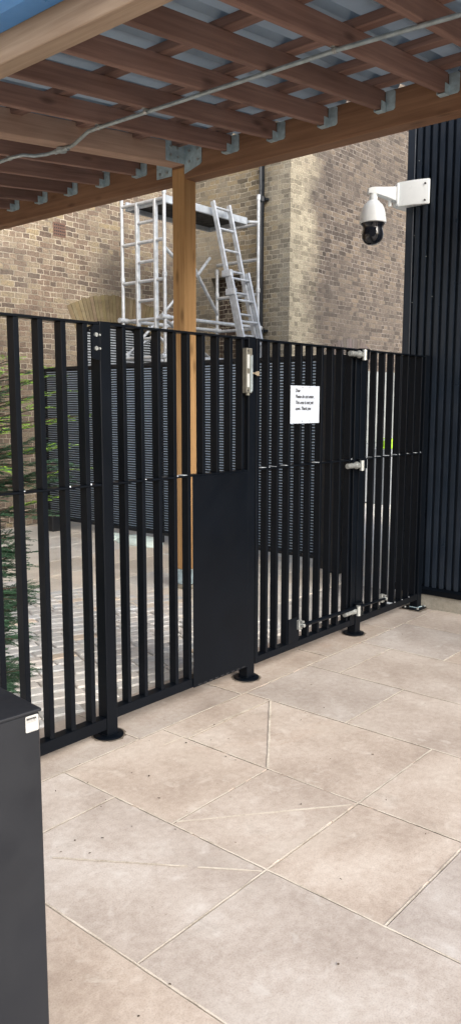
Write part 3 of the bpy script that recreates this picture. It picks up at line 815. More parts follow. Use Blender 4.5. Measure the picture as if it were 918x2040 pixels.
for y in (1.42, 2.281, 3.57, 3.99, 4.965, 5.85):
    x = 3.66 + (3.47 - 3.66) * (y - 0.6) / 1.66 if y < 2.26 else (3.47 - 0.03 * (y - 2.26) / 1.24 if y < 3.5 else (3.426 if y < 4.2 else 3.437))
    m.tube((x, y - 0.011, zc(x)), (x, y + 0.011, zc(x)), 0.0145, 12); m.box(x - 0.03, x + 0.03, y - 0.010, y + 0.010, zr(x) - 0.0035, zr(x) - 0.0005); m.box(x - 0.006, x + 0.006, y - 0.010, y + 0.010, zr(x) - 0.016, zr(x) - 0.002)
m.build_each('clip', STEEL, cd)

# ------------------------------------------------------------------ gate line
YF0, YB0 = 2.694, 2.740          # front and back of slats
ZT, ZM, ZB = 1.90, 1.195, 0.085
def slats(m, xs, z0, z1, w=0.019):
    for x in xs: m.box(x - w, x, YF0, YB0, z0, z1, 0.0015)
def gate_post(x, disc, label):
    t = thing('gate_post', (x, 2.72, 0), label, 'post', 'black steel posts along the gate line')
    m = MB(); m.box(x - 0.032, x + 0.032, 2.688, 2.752, 0.012, 1.905, 0.004, None, 2)
    m.build('shaft', BLACK, t)
    m = MB()
    if disc == 'round': m.lathe([(0.072, 0.001), (0.072, 0.009), (0.068, 0.0115), (0.02, 0.0115)], (x, 2.72, 0), 36)
    else: m.box(x - 0.085, x + 0.06, 2.65, 2.79, 0.0015, 0.0115, 0.002)
    bp = m.build('base_plate', BLACK, t, smooth=True)
    rq = random.Random(int(x * 77)); m = MB()
    ctr = m.bm.verts.new((x, 2.72, 0.0022)); rim = []
    for k in range(40):
        a_ = 2 * math.pi * k / 40
        r_ = (0.077 if disc == 'round' else 0.088 / max(abs(math.cos(a_)), abs(math.sin(a_)))) + rq.uniform(0.0, 0.012)
        rim.append(m.bm.verts.new((x - (0.0 if disc == 'round' else 0.012) + r_ * math.cos(a_), 2.72 + r_ * math.sin(a_), 0.0022)))
    for k in range(40): m.bm.faces.new((ctr, rim[k], rim[(k + 1) % 40]))
    m.build('painted_contact_shade', CONTACT_SHADE, bp)  # dark film on the flags paints contact shade around the base plate
    m = MB()
    rr = random.Random(int(x * 100))
    for k in range(10):      # rough weld / sealant around the foot
        m.box(x - 0.036 + 0.0072 * k, x - 0.030 + 0.0072 * k, 2.682 + rr.uniform(-0.002, 0.002), 2.69, 0.0112, 0.0155)
        m.box(x - 0.039, x - 0.031, 2.686 + 0.0065 * k, 2.692 + 0.0065 * k, 0.0112, 0.0155)
    m.build('weld', HANG if disc != 'round' else BLACK, bp)
    if disc == 'square':
        m = MB()
        for dx, dy in ((-0.068, -0.052), (0.045, -0.052), (-0.068, 0.052)): m.tube((x + dx, 2.72 + dy, 0.0115), (x + dx, 2.72 + dy, 0.022), 0.009, 6)
        m.build_each('anchor_bolt', STEEL, bp)
    return t
gate_post(2.318, 'round', 'black gate post on a round base plate nearest the yew')
gate_post(3.345, 'round', 'black gate post beside the solid black sheet and the lock')
gate_post(4.497, 'round', 'black gate post that the silver hinges sit against')
gate_post(5.392, 'square', 'black gate post on a square base plate against the clad wall')

def rails(t, x0, x1, bottom=0.05, zb=ZB):
    for nm, z0, z1 in (('top_rail', ZT - 0.010, ZT), ('middle_rail', ZM - 0.009, ZM), ('bottom_rail', zb, zb + bottom)):
        m = MB(); m.box(x0, x1, YF0 - 0.003, YB0 + 0.003, z0, z1, 0.0012); m.build(nm, BLACK, t)
def welds_and_sheen(m, xs, seed, z=ZM):
    rr = random.Random(seed)
    for x in xs:
        if rr.random() < 0.35: m.box(x - 0.004, x + 0.002, YF0 - 0.0045, YF0 - 0.001, z - 0.001, z + rr.uniform(0.003, 0.007))
        if rr.random() < 0.4: m.box(x - 0.055 * rr.random() - 0.03, x - 0.022, YF0 + 0.004, YB0 - 0.006, z + 0.0005, z + 0.0025)  # pale slivers on the rail top paint its sky sheen

# left fixed panel
t = thing('fence_panel', (1.6, 2.72, 0), 'black slatted fence panel at the far left in front of the yew', 'fence panel', 'fixed slatted panels beside the gate')
rails(t, 0.75, 2.284, 0.055, 0.045)
xs = [2.225 - 0.1155 * k for k in range(13)]
m = MB()
slats(m, xs, 0.101, ZM - 0.0095, 0.025); slats(m, xs, ZM + 0.0003, ZT - 0.0105, 0.025); m.build('slats', BLACK, t)
m = MB(); welds_and_sheen(m, xs, 1); m.build_each('weld_and_sheen', ALUD, t)
m = MB(); m.prism([(2.238, 1.745), (2.285, 1.735), (2.285, 1.888), (2.252, 1.888), (2.238, 1.87)], 2.684, 2.689, 'y'); bk = m.build('fixing_plate', BLACK, t)
m = MB()
for zz in (1.845, 1.787):
    m.tube((2.260, 2.676, zz), (2.260, 2.684, zz), 0.0095, 6); m.tube((2.281, 2.678, zz), (2.281, 2.684, zz), 0.005, 8)
m.build_each('bolt', STEEL, bk)

# middle fixed panel with the solid sheet
t = thing('fence_panel', (2.83, 2.72, 0), 'black slatted fence panel with a solid black sheet over its lower right', 'fence panel', 'fixed slatted panels beside the gate')
rails(t, 2.350, 3.313, 0.048)
xs = [2.445, 2.554, 2.664, 2.768, 2.866, 2.975, 3.083, 3.188, 3.285]
m = MB(); slats(m, xs, ZB + 0.0485, ZM - 0.0095, 0.021); slats(m, xs, ZM + 0.0003, ZT - 0.0105, 0.021); m.build('slats', BLACK, t)
m = MB(); m.box(2.868, 3.312, 2.683, 2.6885, 0.083, 1.187, 0.002); sp = m.build('solid_sheet', BLACK, t)
m = MB()
for k in range(9): m.box(2.90 + k * 0.045, 2.925 + k * 0.045, 2.6820, 2.6835, 0.089, 0.094)
m.build('weep_slots', PANEDARK, sp)
m = MB(); welds_and_sheen(m, xs[:5], 2); m.build_each('weld_and_sheen', ALUD, t)

# gate leaf
t = thing('gate', (3.9, 2.72, 0), 'black slatted pedestrian gate leaf carrying the white notice', 'gate')
rails(t, 3.4125, 4.3995, 0.04, 0.078)
m = MB()
m.box(3.385, 3.412, YF0 - 0.0045, YB0 + 0.0045, 0.0782, ZT + 0.0005, 0.002); m.box(4.40, 4.456, YF0 - 0.0045, YB0 + 0.0045, 0.0782, ZT + 0.0005, 0.002)
m.build_each('stile', BLACK, t)
xs = [3.507, 3.602, 3.711, 3.820, 3.926, 4.039, 4.152, 4.258, 4.375]
m = MB(); slats(m, xs, 0.1185, ZM - 0.0095); slats(m, xs, ZM + 0.0003, ZT - 0.0105); m.build('slats', BLACK, t)
m = MB(); m.box(3.70, 3.80, 2.6865, 2.691, 0.12, 0.27, 0.001); m.build('kick_plate', BLACK, t)
m = MB(); welds_and_sheen(m, xs, 3); m.build_each('weld_and_sheen', ALUD, t)
def hinge(zz):
    m = MB(); y = 2.655
    m.tube((4.270, y, zz), (4.385, y, zz), 0.017, 16); m.tube((4.267, y, zz), (4.2705, y, zz), 0.012, 16)
    m.tube((4.370, y, zz), (4.392, y, zz), 0.024, 6)
    m.tube((4.425, y - 0.012, zz + 0.03), (4.425, y - 0.012, zz - 0.035), 0.016, 14)
    m.box(4.392, 4.430, y - 0.009, y + 0.009, zz - 0.010, zz + 0.010, 0.002)
    h = m.build('hinge', STEEL, t, smooth=True)
    m = MB(); m.box(4.36, 4.41, y + 0.0175, YF0 - 0.005, zz - 0.022, zz + 0.022, 0.002); m.box(4.425, 4.520, y + 0.005, 2.6875, zz - 0.028, zz + 0.04, 0.002)
    m.build('hinge_plate', BLACK, h)
for zz in (1.862, 1.158, 0.19): hinge(zz)
# magnetic lock on the post side, with its key switch
t2 = thing('gate_lock', (3.34, 2.68, 1.72), 'slim metal lock with two white strips and a key beside the gate leaf', 'lock')
m = MB(); m.box(3.2572, 3.3048, 2.655, 2.6875, 1.607, 1.842, 0.003); m.tube((3.2803, 2.668, 1.595), (3.2803, 2.668, 1.607), 0.011, 12); m.build('body', LOCKM, t2)
m = MB(); m.box(3.2599, 3.2790, 2.6525, 2.6555, 1.735, 1.808, 0.001); m.box(3.2599, 3.2790, 2.6525, 2.6555, 1.637, 1.708, 0.001); m.build_each('white_strip', LOCKW, t2)
m = MB(); m.box(3.2858, 3.2912, 2.650, 2.6555, 1.61, 1.80); m.box(3.2946, 3.3021, 2.651, 2.6555, 1.615, 1.806); m.build_each('edge_strip', GALV, t2)
m = MB(); m.tube((3.3034, 2.664, 1.712), (3.3420, 2.664, 1.712), 0.005, 8); m.box(3.3400, 3.3570, 2.661, 2.664, 1.703, 1.721, 0.001); m.box(3.3550, 3.3740, 2.6625, 2.665, 1.699, 1.724, 0.001); m.build('key', BRASS, t2)
m = MB()
for xx, zz in ((3.2674, 1.827), (3.2674, 1.62)): m.tube((xx, 2.653, zz), (xx, 2.6555, zz), 0.005, 8)
m.build_each('screw', PANEDARK, t2)

# right fixed panel
t = thing('fence_panel', (4.95, 2.72, 0), 'black slatted fence panel between the gate hinges and the clad wall', 'fence panel', 'fixed slatted panels beside the gate')
rails(t, 4.530, 5.359, 0.045, 0.075)
xs = [4.562, 4.673, 4.785, 4.899, 5.011, 5.121, 5.226, 5.33]
m = MB(); slats(m, xs, 0.1205, ZM - 0.0095, 0.0165); slats(m, xs, ZM + 0.0003, ZT - 0.0105, 0.0165); m.build('slats', BLACK, t)
m = MB(); welds_and_sheen(m, xs, 6); welds_and_sheen(m, xs, 7); welds_and_sheen(m, xs[4:], 8, 0.1205); m.build_each('weld_and_sheen', ALUD, t)

# closing spring rod across the hinge post
t = thing('gate_closer', (4.25, 2.64, 0.2), 'thin black gate closer rod with silver end pivots low across the hinges', 'gate closer')
a, b = Vector((3.80, 2.655, 0.222)), Vector((4.80, 2.655, 0.197))
m = MB(); m.tube(a, b, 0.009, 10); m.tube(a + (b - a) * 0.05, a + (b - a) * 0.62, 0.0125, 12); m.build('rod', BLACK, t, smooth=True)
for p in (a, b):
    m = MB(); m.box(p.x - 0.016, p.x + 0.016, 2.668, 2.6925, p.z - 0.03, p.z + 0.028, 0.002); m.tube((p.x, 2.640, p.z), (p.x, 2.668, p.z), 0.012, 6); m.tube((p.x - 0.01, 2.655, p.z + 0.02), (p.x + 0.012, 2.655, p.z + 0.02), 0.007, 8)
    m.build('pivot', STEEL, t)

# ------------------------------------------------------------------ notice
def text_mesh(name, body, size, mat, parent, world, shear=0.0, sx=1.0, bold=0.0):
    cu = bpy.data.curves.new(name, 'FONT'); cu.body = body; cu.size = size; cu.shear = shear; cu.offset = bold
    cu.space_line = 1.28
    tmp = bpy.data.objects.new('tmp', cu); COL.objects.link(tmp)
    dg = bpy.context.evaluated_depsgraph_get()
    me = bpy.data.meshes.new_from_object(tmp.evaluated_get(dg))
    bpy.data.objects.remove(tmp); bpy.data.curves.remove(cu)
    for v in me.vertices: v.co.x *= sx
    return link(name, me, mat, parent, world)
nx0, nx1, nz0, nz1, ny = 3.688, 3.982, 1.437, 1.655, 2.686
m = MB(); k = 12
vv = [[None] * 9 for _ in range(k + 1)]
for i in range(k + 1):
    for j in range(9):
        u, v = i / k, j / 8
        vv[i][j] = m.bm.verts.new((nx0 + u * (nx1 - nx0), ny - 0.0025 - 0.003 * math.sin(u * 9) * 0.4 * (1 - abs(v - 0.5)), nz0 + v * (nz1 - nz0)))
for i in range(k):
    for j in range(8): m.bm.faces.new((vv[i][j], vv[i + 1][j], vv[i + 1][j + 1], vv[i][j + 1]))
nt_ = m.build('paper_notice', PAPER, None, None, True)
tag(nt_, 'white paper notice with a few lines of black text cable-tied to the gate slats', 'notice')
FACE = Matrix.Rotation(R(90), 4, 'X')
text_mesh('notice_text', 'Dear\nPlease do not enter.\nThis area is not yet\nopen. Thank you', 0.0270, INK, nt_, Matrix.Translation((nx0 + 0.045, ny - 0.0050, nz1 - 0.036)) @ FACE, 0.25, 0.86, 0.0006)
m = MB()
for xx in (nx0 + 0.12, nx0 + 0.19):
    for zz in (nz0 + 0.014, nz1 - 0.009): m.box(xx - 0.006, xx + 0.004, ny - 0.006, ny - 0.0045, zz - 0.0015, zz + 0.0015)
m.build_each('cable_tie', GREYINK, nt_)

# ------------------------------------------------------------------ louvre screen in the courtyard
XS = 6.05
def louvre_screen(y0, y1, label, pale=False):
    t = thing('louvre_screen', (XS, (y0 + y1) / 2, 0), label, 'screen', 'black louvre screens in the courtyard')
    m = MB(); m.box(XS, XS + 0.05, y0, y0 + 0.05, 0.02, 1.985, 0.002); m.box(XS, XS + 0.05, y1 - 0.05, y1, 0.02, 1.985, 0.002)
    m.box(XS - 0.003, XS + 0.053, y0 - 0.002, y1 + 0.002, 1.955, 1.992, 0.002); m.box(XS - 0.003, XS + 0.053, y0 - 0.002, y1 + 0.002, 0.105, 0.135, 0.002)
    m.build('frame', BLACKMATT, t)
    m = MB(); z = 0.150
    while z < 1.95:
        Mx = Matrix.Translation((XS + 0.02, 0, z)) @ Matrix.Rotation(R(-28), 4, 'Y')
        m.box(-0.010, 0.010, y0 + 0.0505, y1 - 0.0505, -0.0054, 0.0054, 0, Mx)
        z += 0.0272
    m.build('slats', LOUVRE, t)
    if pale:
        m = MB(); m.box(XS + 0.0535, XS + 0.0565, y0, y1, 0.136, 1.954); m.build('added_light_sheet', GAP_LIGHT, t)  # sheet added only to light up the gaps between the slats
    return t
sc1 = louvre_screen(6.20, 8.24, 'black louvre screen seen behind the left panels near the brick wall', True)
sc2 = louvre_screen(3.99, 6.19, 'black louvre screen with pale gaps seen through the gate leaf', True)
m = MB(); m.box(XS - 0.02, XS + 0.08, 3.82, 3.985, 0.0, 1.985, 0.004); ep = m.build('screen_post', BLACKMATT, None, None, False, True)
tag(ep, 'wide black end post of the louvre screens behind the gate', 'post')
m = MB(); m.box(5.80, 6.02, 7.76, 7.95, 0.0, 0.19, 0.008); m.box(5.83, 5.99, 7.79, 7.92, 0.185, 0.21, 0.004)
ft = m.build('ballast_block', CHAR, None, None, False, True); tag(ft, 'dark ballast block standing on the flags at the foot of the louvre screen', 'block')

# pale sheets lying at the foot of the screen
m = MB(); rr = random.Random(4)
def bag(m, cx, cy, lx, ly, h, seed):
    r_ = random.Random(seed); n, k = 16, 7
    grid = [[None] * (k + 1) for _ in range(n)]
    for i in range(n):
        t = 2 * math.pi * i / n
        for j in range(k + 1):
            s = j / k; rad_ = math.cos(s * math.pi / 2) ** 0.6 if s < 1 else 0.02
            wob = 1 + r_.uniform(-0.06, 0.06)
            grid[i][j] = m.bm.verts.new((cx + lx * rad_ * math.copysign(abs(math.cos(t)) ** 0.6, math.cos(t)) * wob, cy + ly * rad_ * math.copysign(abs(math.sin(t)) ** 0.6, math.sin(t)) * wob, 0.002 + h * math.sin(s * math.pi / 2) * (1 + r_.uniform(-0.1, 0.1))))
    for i in range(n):
        for j in range(k): m.bm.faces.new((grid[i][j], grid[(i + 1) % n][j], grid[(i + 1) % n][j + 1], grid[i][j + 1]))
    m.bm.faces.new([grid[i][0] for i in range(n)][::-1]); m.bm.faces.new([grid[i][k] for i in range(n)])
bag(m, 5.93, 6.36, 0.14, 0.30, 0.085, 1)
b1 = m.build('sandbag', SHEET, None, None, True, True); tag(b1, 'larger pale green bag under the louvre screen, nearer the timber post', 'bag', 'pale bags under the screen')
m = MB(); bag(m, 5.92, 6.86, 0.12, 0.16, 0.075, 2)
b2 = m.build('sandbag', SHEET, None, None, True, True); tag(b2, 'smaller pale green bag under the louvre screen, farther from the timber post', 'bag', 'pale bags under the screen')

# ------------------------------------------------------------------ scaffold tower in the recess
SX0, SX1, SY0, SY1 = 6.95, 8.76, 6.95, 7.70
tw = thing('scaffold_tower', (7.85, 7.32, 0), 'aluminium scaffold tower standing in the recess of the brick building', 'scaffold')
TB = 0.022
def end_frame(x, zt0, zt1):
    for y, zt in ((SY0, zt0), (SY1, zt1)):
        m = MB(); c = TB + 0.007
        m.lathe([(TB, 0.05), (TB, 2.115), (c, 2.12), (c, 2.17), (TB, 2.175), (TB, 3.075), (c, 3.08), (c, 3.13), (TB, 3.135), (TB, zt - 0.065), (c, zt - 0.06), (c, zt + 0.01), (TB, zt + 0.012)], (x, y, 0), 14)
        m.build('standard', ALU, tw, smooth=True)
    z = 0.72
    while z < 4.05:
        m = MB(); m.tube((x, SY0, z), (x, SY1, z), 0.021, 10); m.build('rung', ALU, tw, smooth=True); z += 0.4665
end_frame(SX0, 4.10, 4.15)
# inner ladder of the left frame
m = MB()
for y in (7.10, 7.42): m.box(SX0 - 0.028, SX0 + 0.028, y - 0.017, y + 0.017, 0.5, 4.0, 0.004)
m.build_each('ladder_stile', ALU, tw)
m = MB()
z = 0.72 + 0.23325
while z < 3.95: m.tube((SX0, 7.10, z), (SX0, 7.42, z), 0.019, 10); z += 0.4665
m.build_each('ladder_rung', ALU, tw, smooth=True)
end_frame(SX1, 4.36, 3.45)
for x in (SX0, SX1):
    for y in (SY0, SY1):
        m = MB(); m.tube((x - 0.025, y, 0.062), (x + 0.025, y, 0.062), 0.06, 16); m.box(x - 0.03, x + 0.03, y - 0.02, y + 0.02, 0.06, 0.17, 0.004); m.build('castor', BLACKMATT, tw)
m = MB()
for z in (2.125, 2.60):
    for y in (SY0, SY1): m.tube((SX0, y, z), (SX1, y, z), 0.024, 10)
for y, za, zb3 in ((SY0, 2.66, 3.40), (SY0, 3.36, 2.52)): pass
m.tube((SX0, SY1, 2.15), (7.9, SY1, 2.68), 0.02, 10); m.tube((SX0, SY0 + 0.05, 2.60), (SX1, SY1, 2.12), 0.018, 10)
for y in (SY0, SY1):
    for x in (SX0, SX1): m.tube((x - 0.07, y, 2.60), (x + 0.07, y, 2.60), 0.032, 10); m.tube((x - 0.07, y, 2.125), (x + 0.07, y, 2.125), 0.032, 10)
m.build_each('ledger', ALU, tw, smooth=True)
m = MB()
m.tube((7.55, SY0 + 0.02, 3.16), (8.10, SY0 + 0.3, 3.48), 0.02, 10); m.tube((7.45, SY0 + 0.01, 3.28), (8.20, SY0 + 0.25, 2.75), 0.022, 10)
m.tube((SX0 + 0.02, SY1, 2.12), (8.1, SY1, 3.15), 0.02, 10); m.tube((SX0, SY0, 3.42), (7.5, SY0 + 0.02, 3.10), 0.022, 10)
m.tube((SX0 + 0.02, SY0 + 0.32, 2.5), (SX0 + 0.3, SY0, 2.12), 0.018, 10)
m.build_each('brace', ALU, tw, smooth=True)
def deck(z, y0, y1, x0, x1, name):
    m = MB()
    m.box(x0, x1, y0, y0 + 0.035, z - 0.04, z + 0.05, 0.004); m.box(x0, x1, y1 - 0.035, y1, z - 0.05, z + 0.06, 0.004)
    m.box(x0, x0 + 0.035, y0 + 0.036, y1 - 0.036, z - 0.05, z + 0.03, 0.004); m.box(x1 - 0.035, x1, y0 + 0.036, y1 - 0.036, z - 0.05, z + 0.03, 0.004)
    d = m.build(name, ALUD, tw)
    m = MB(); m.box(x0 + 0.036, x1 - 0.036, y0 + 0.036, y1 - 0.036, z + 0.005, z + 0.02); m.build('deck_board', BLACKMATT, d)
deck(3.99, SY0 + 0.03, SY1 - 0.03, SX0 + 0.03, SX1 - 0.20, 'platform')

m = MB(); m.tube((SX1 - 0.2, SY0 + 0.02, 3.985), (SX1, SY0, 4.01), 0.02, 10); m.build('platform_hook', ALU, tw)
# pot on the platform
m = MB(); m.lathe([(0.04, 0), (0.048, 0.005), (0.05, 0.075), (0.053, 0.078), (0.053, 0.088), (0.03, 0.1)], (7.52, SY0 + 0.2, 4.012), 20)
pt = m.build('paint_pot', TEAL, None, None, True, True); tag(pt, 'small teal pot standing on the scaffold platform beside the timber post', 'pot')

# ladder leaning on the platform
ld = thing('ladder', (7.93, 6.1, 0), 'aluminium extension ladder leaning against the scaffold platform', 'ladder')
def lad(y_top, z_top, z0, z1, xl, xr, off, w):
    """points of a leaning stile between heights z0 and z1"""
    k = 0.262
    def P(x, z): return Vector((x, y_top + (z - z_top) * k + off, z))
    m = MB(); n = Vector((0, k, 1)).normalized()
    rot = Matrix.Rotation(-math.atan(k), 4, 'X')
    for x in (xl, xr):
        L = (P(x, z1) - P(x, z0)).length
        m.box(-0.014, 0.014, -0.032, 0.032, 0, L, 0.003, Matrix.Translation(P(x, z0)) @ rot)
    st = m.build_each('stile', ALU, ld)[0]
    m = MB(); z = z0 + 0.13
    while z < z1 - 0.05: m.tube(P(xl, z), P(xr, z), 0.016, 10); z += 0.27
    m.build_each('rung', ALU, ld, smooth=True)
    return P
P1 = lad(SY0 - 0.03, 4.1, 1.2, 4.1, 7.79, 8.10, 0.0, 0)
P2 = lad(SY0 - 0.03, 4.1, 0.02, 3.22, 7.765, 8.125, -0.068, 0)
m = MB()
for z in (3.18, 2.95): 
    p = P1(7.775, z); m.box(p.x - 0.035, p.x + 0.02, p.y - 0.1, p.y + 0.05, z - 0.04, z + 0.04, 0.006)
m.build_each('guide_bracket', ALU, ld)
m = MB()
for x in (7.765, 8.125): 
    p = P2(x, 0.02); m.box(x - 0.025, x + 0.025, p.y - 0.045, p.y + 0.045, 0.0, 0.06, 0.006)
m.build_each('foot', BLACKMATT, ld)

# ------------------------------------------------------------------ white hoarding with work gear, beyond the gate's right panel
hb = thing('site_hoarding', (11.2, 6.3, 0), 'white painted hoarding along the sooty brick face, glimpsed between the right-hand slats', 'hoarding')
m = MB()
for k in range(5): m.box(8.95 + k * 1.22, 8.95 + k * 1.22 + 1.215, 6.30, 6.325, 0.95, 2.05, 0.002)
m.build_each('upper_board', HOARD, hb)
m = MB()
for k in range(5): m.box(8.95 + k * 1.22, 8.95 + k * 1.22 + 1.215, 6.296, 6.325, 0.03, 0.945, 0.002)
m.build_each('lower_board', HGREY, hb)
m = MB()
for k in range(6): m.box(8.93 + k * 1.22, 9.0 + k * 1.22, 6.33, 6.43, 0.0, 2.0, 0.003)
m.build_each('rear_post', TIE, hb)
m = MB(); m.box(10.75, 11.35, 5.95, 6.25, 0.0, 0.40, 0.006); m.box(10.78, 11.32, 5.97, 6.23, 0.401, 0.86, 0.006)
bx2 = m.build('crate_stack', HGREY, hb)
m = MB(); m.lathe([(0.175, 0.0), (0.18, 0.006), (0.135, 0.02), (0.128, 0.06), (0.105, 0.115), (0.06, 0.145), (0.012, 0.152)], (11.04, 6.1, 0.862), 32)
hh_ = m.build('hard_hat', HIVIS, None, None, True, True); tag(hh_, 'fluorescent yellow hard hat resting in front of the white hoarding', 'hard hat')
m = MB(); m.box(11.03, 11.05, 5.97, 6.24, 1.003, 1.018, 0.004)
m.build('ridge', HIVIS, hh_)
m = MB(); m.lathe([(0.12, 0.0), (0.125, 0.004), (0.15, 0.24), (0.16, 0.242), (0.16, 0.255), (0.145, 0.255), (0.12, 0.02)], (11.52, 6.05, 0.172), 28)
yb_ = m.build('bucket', HIVIS, None, None, True, True); tag(yb_, 'fluorescent yellow bucket standing on the orange bag', 'bucket')
m = MB(); bag(m, 11.52, 6.05, 0.26, 0.17, 0.16, 6); oc = m.build('orange_bag', ORANGE, None, None, True, True); tag(oc, 'orange cloth bag on the ground below the yellow bucket', 'bag')
m = MB(); m.lathe([(0.10, 0.0), (0.105, 0.004), (0.135, 0.26), (0.145, 0.262), (0.145, 0.275), (0.13, 0.275), (0.10, 0.02)], (9.35, 5.9, 0.0), 28)
bk = m.build('bucket', BLUEP, None, None, True, True); tag(bk, 'blue plastic bucket on the flags beyond the gate leaf', 'bucket')
m = MB(); m.path([(9.35 + 0.14 * math.cos(a_), 5.9 - 0.05 * math.sin(a_), 0.265 + 0.12 * math.sin(a_) * -0.6) for a_ in [math.pi * i / 12 for i in range(13)]], 0.004, 6); m.build('handle', STEEL, bk)

# ------------------------------------------------------------------ yew behind the left panel
yw = thing('yew_tree', (1.93, 3.38, 0), 'young green yew with yellow fresh tips growing behind the left fence panel', 'tree')
m = MB(); m.path([(1.93, 3.38, -0.01), (1.94, 3.37, 0.5), (1.925, 3.39, 1.1), (1.93, 3.38, 1.75)], [0.03, 0.024, 0.016, 0.005], 8)
def yew():
    rr = random.Random(77)
    V, F, MI = [], [], []
    wood = MB()
    def needle(p, d, up, L, w, mi):
        s = d.cross(up); 
        if s.length < 1e-4: return
        s = s.normalized() * w
        i = len(V); V.extend([p - s * 0.5, p + d * L * 0.55 - s, p + d * L, p + d * L * 0.55 + s]); F.append((i, i + 1, i + 2, i + 3)); MI.append(mi)
    def spray(p, d, L, mi_tip, up):
        side = d.cross(up).normalized(); n = max(int(L / 0.0065), 5)
        for i in range(n):
            t = (i + 0.5) / n; q = p + d * L * t + Vector((0, 0, -0.12 * L * t * t))
            ln = 0.025 * (1 - 0.45 * t) * rr.uniform(0.8, 1.15)
            mi = 1 if (mi_tip and t > 0.35) else 0
            for s in (-1, 1):
                dd = (d * 0.62 + side * s * 0.8 + up * rr.uniform(-0.05, 0.25)).normalized()
                needle(q, dd, (up + Vector((rr.uniform(-.5,.5), rr.uniform(-.9,.2), 0))).normalized(), ln, 0.0030, mi)
        needle(p + d * L * 0.97 + Vector((0, 0, -0.12 * L)), d, up, 0.02, 0.0022, 1 if mi_tip else 0)
    REACH = [(2.47, 3.02, 1.56), (2.36, 3.06, 1.66), (2.40, 3.10, 1.40), (2.40, 3.0, 1.30), (2.28, 3.0, 1.52), (2.22, 2.98, 1.72), (2.16, 3.02, 1.62), (2.26, 3.05, 1.15), (2.2, 2.98, 1.40), (2.06, 2.93, 1.68), (2.02, 2.98, 1.78), (2.10, 2.90, 1.58), (2.0, 2.93, 1.50), (2.14, 2.95, 1.75)]
    for k in range(155):
        z = rr.uniform(0.06, 1.72) if k > 16 else 1.72
        az = rr.uniform(0, 2 * math.pi)
        if k % 3 == 0: az = rr.gauss(-0.15, 0.55)          # towards the gap side
        R0 = (0.52 if z < 1.25 else 0.52 * (1.9 - z) / 0.65) * rr.uniform(0.7, 1.12)
        R0 = max(R0, 0.12)
        if z < 0.95: R0 *= 0.66
        rise = rr.uniform(0.05, 0.42)
        d = Vector((math.cos(az), math.sin(az), rise)).normalized()
        p0 = Vector((1.93, 3.38, z))
        if k < len(REACH):
            e = Vector(REACH[k]); p0 = Vector((1.93, 3.38, e.z - 0.18)); d = (e - p0); R0 = d.length; d.normalize()
        pts3 = [p0 + d * R0 * t + Vector((0, 0, -0.10 * R0 * t * t)) for t in (0, 0.35, 0.7, 1.0)]
        if min(p.y for p in pts3) < 2.78:
            pts3 = [Vector((p.x, max(p.y, 2.78), p.z)) for p in pts3]
        wood.path(pts3, [0.006, 0.0045, 0.003, 0.0015], 5)
        bright = z > 1.25 and (rr.random() < 0.5 or k < len(REACH))
        far = k < 6
        for i in range(8 if far else 15):
            t = (0.66 + 0.34 * i / 7) if far else (0.22 + 0.78 * i / 14)
            q = pts3[0].lerp(pts3[-1], t); s = -1 if i % 2 else 1
            up = Vector((0, 0, 1)); side = d.cross(up).normalized()
            L = (0.17 * (1.12 - t) + 0.055) * rr.uniform(0.7, 1.2) * (0.62 if far else 1.0)
            dd = (d * 0.75 + side * s * 0.62 + up * rr.uniform(-0.15, 0.2)).normalized()
            if (q + dd * L).y < 2.765: continue
            spray(q, dd, L, bright and t > 0.55, up)
        dd = (pts3[-1] - pts3[-2]).normalized()
        if (pts3[-1] + dd * 0.09).y > 2.765: spray(pts3[-1], dd, 0.09, bright, Vector((0, 0, 1)))
    me = bpy.data.meshes.new('foliage'); me.from_pydata([tuple(v) for v in V], [], F)
    o = link('foliage', me, [LEAFD, LEAFY], yw)
    me.polygons.foreach_set('material_index', MI); me.update()
    return wood
wood = yew()
m.build('trunk', BARK, yw, smooth=True)
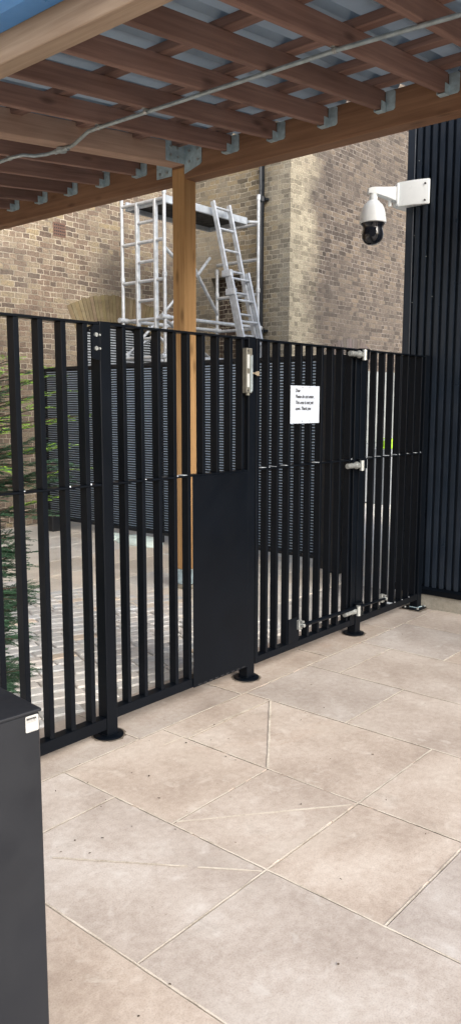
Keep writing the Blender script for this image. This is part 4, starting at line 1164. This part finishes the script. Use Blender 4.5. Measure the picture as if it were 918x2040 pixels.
wood.build('branches', BARK, yw, smooth=True)

# ------------------------------------------------------------------ charcoal cabinet at the lower left
CT = 0.95
corner = Vector((0.8935, 1.2553, 0))
uy = Vector((math.cos(R(85.0)), math.sin(R(85.0)), 0)); ux = Vector((uy.y, -uy.x, 0))
MC = Matrix(((ux.x, uy.x, 0, corner.x), (ux.y, uy.y, 0, corner.y), (0, 0, 1, 0), (0, 0, 0, 1)))
cb = thing('metal_cabinet', (MC @ Vector((-0.4, 0.25, 0)))[:], 'charcoal metal cabinet with a white sticker at the lower left', 'cabinet')
m = MB(); m.box(-0.8, 0.0, 0.0, 0.52, 0.03, CT - 0.0075, 0.003, MC); m.build('body', CHAR, cb)
m = MB(); m.box(-0.803, 0.003, -0.003, 0.523, CT - 0.0065, CT, 0.002, MC, 2); m.build('top', CHAR, cb)
m = MB(); m.box(-0.78, -0.02, 0.02, 0.5, 0.0, 0.03, 0, MC); m.build('plinth', BLACKMATT, cb)
# sticker 28 x 38 mm
FM = MC @ Matrix.Translation((-0.0185, -0.001, CT - 0.0265)) @ Matrix.Rotation(R(90), 4, 'X')
m = MB(); hw, hh, rc = 0.0145, 0.0168, 0.003; poly = []
for cxs, cys, a0_ in ((hw - rc, hh - rc, 0), (-hw + rc, hh - rc, 90), (-hw + rc, -hh + rc, 180), (hw - rc, -hh + rc, 270)):
    for q_ in range(5): t_ = R(a0_ + q_ * 22.5); poly.append((cxs + rc * math.cos(t_), cys + rc * math.sin(t_)))
m.prism(poly, 0.0, 0.0006, 'z')
st = m.build('sticker', STICK, cb, FM)
text_mesh('sticker_text', 'benvescape', 0.0066, INK, st, FM @ Matrix.Translation((-0.0122, 0.0092, 0.0012)), 0, 0.70, 0.0004)
m = MB()
for yy, x1 in ((0.0065, 0.0115), (0.0036, 0.009)): m.box(-0.0118, x1, yy, yy + 0.0012, 0.0007, 0.0012)
m.box(-0.007, 0.010, -0.0160, -0.0153, 0.0007, 0.0012)
m.build('fine_print', GREYINK, st, FM)
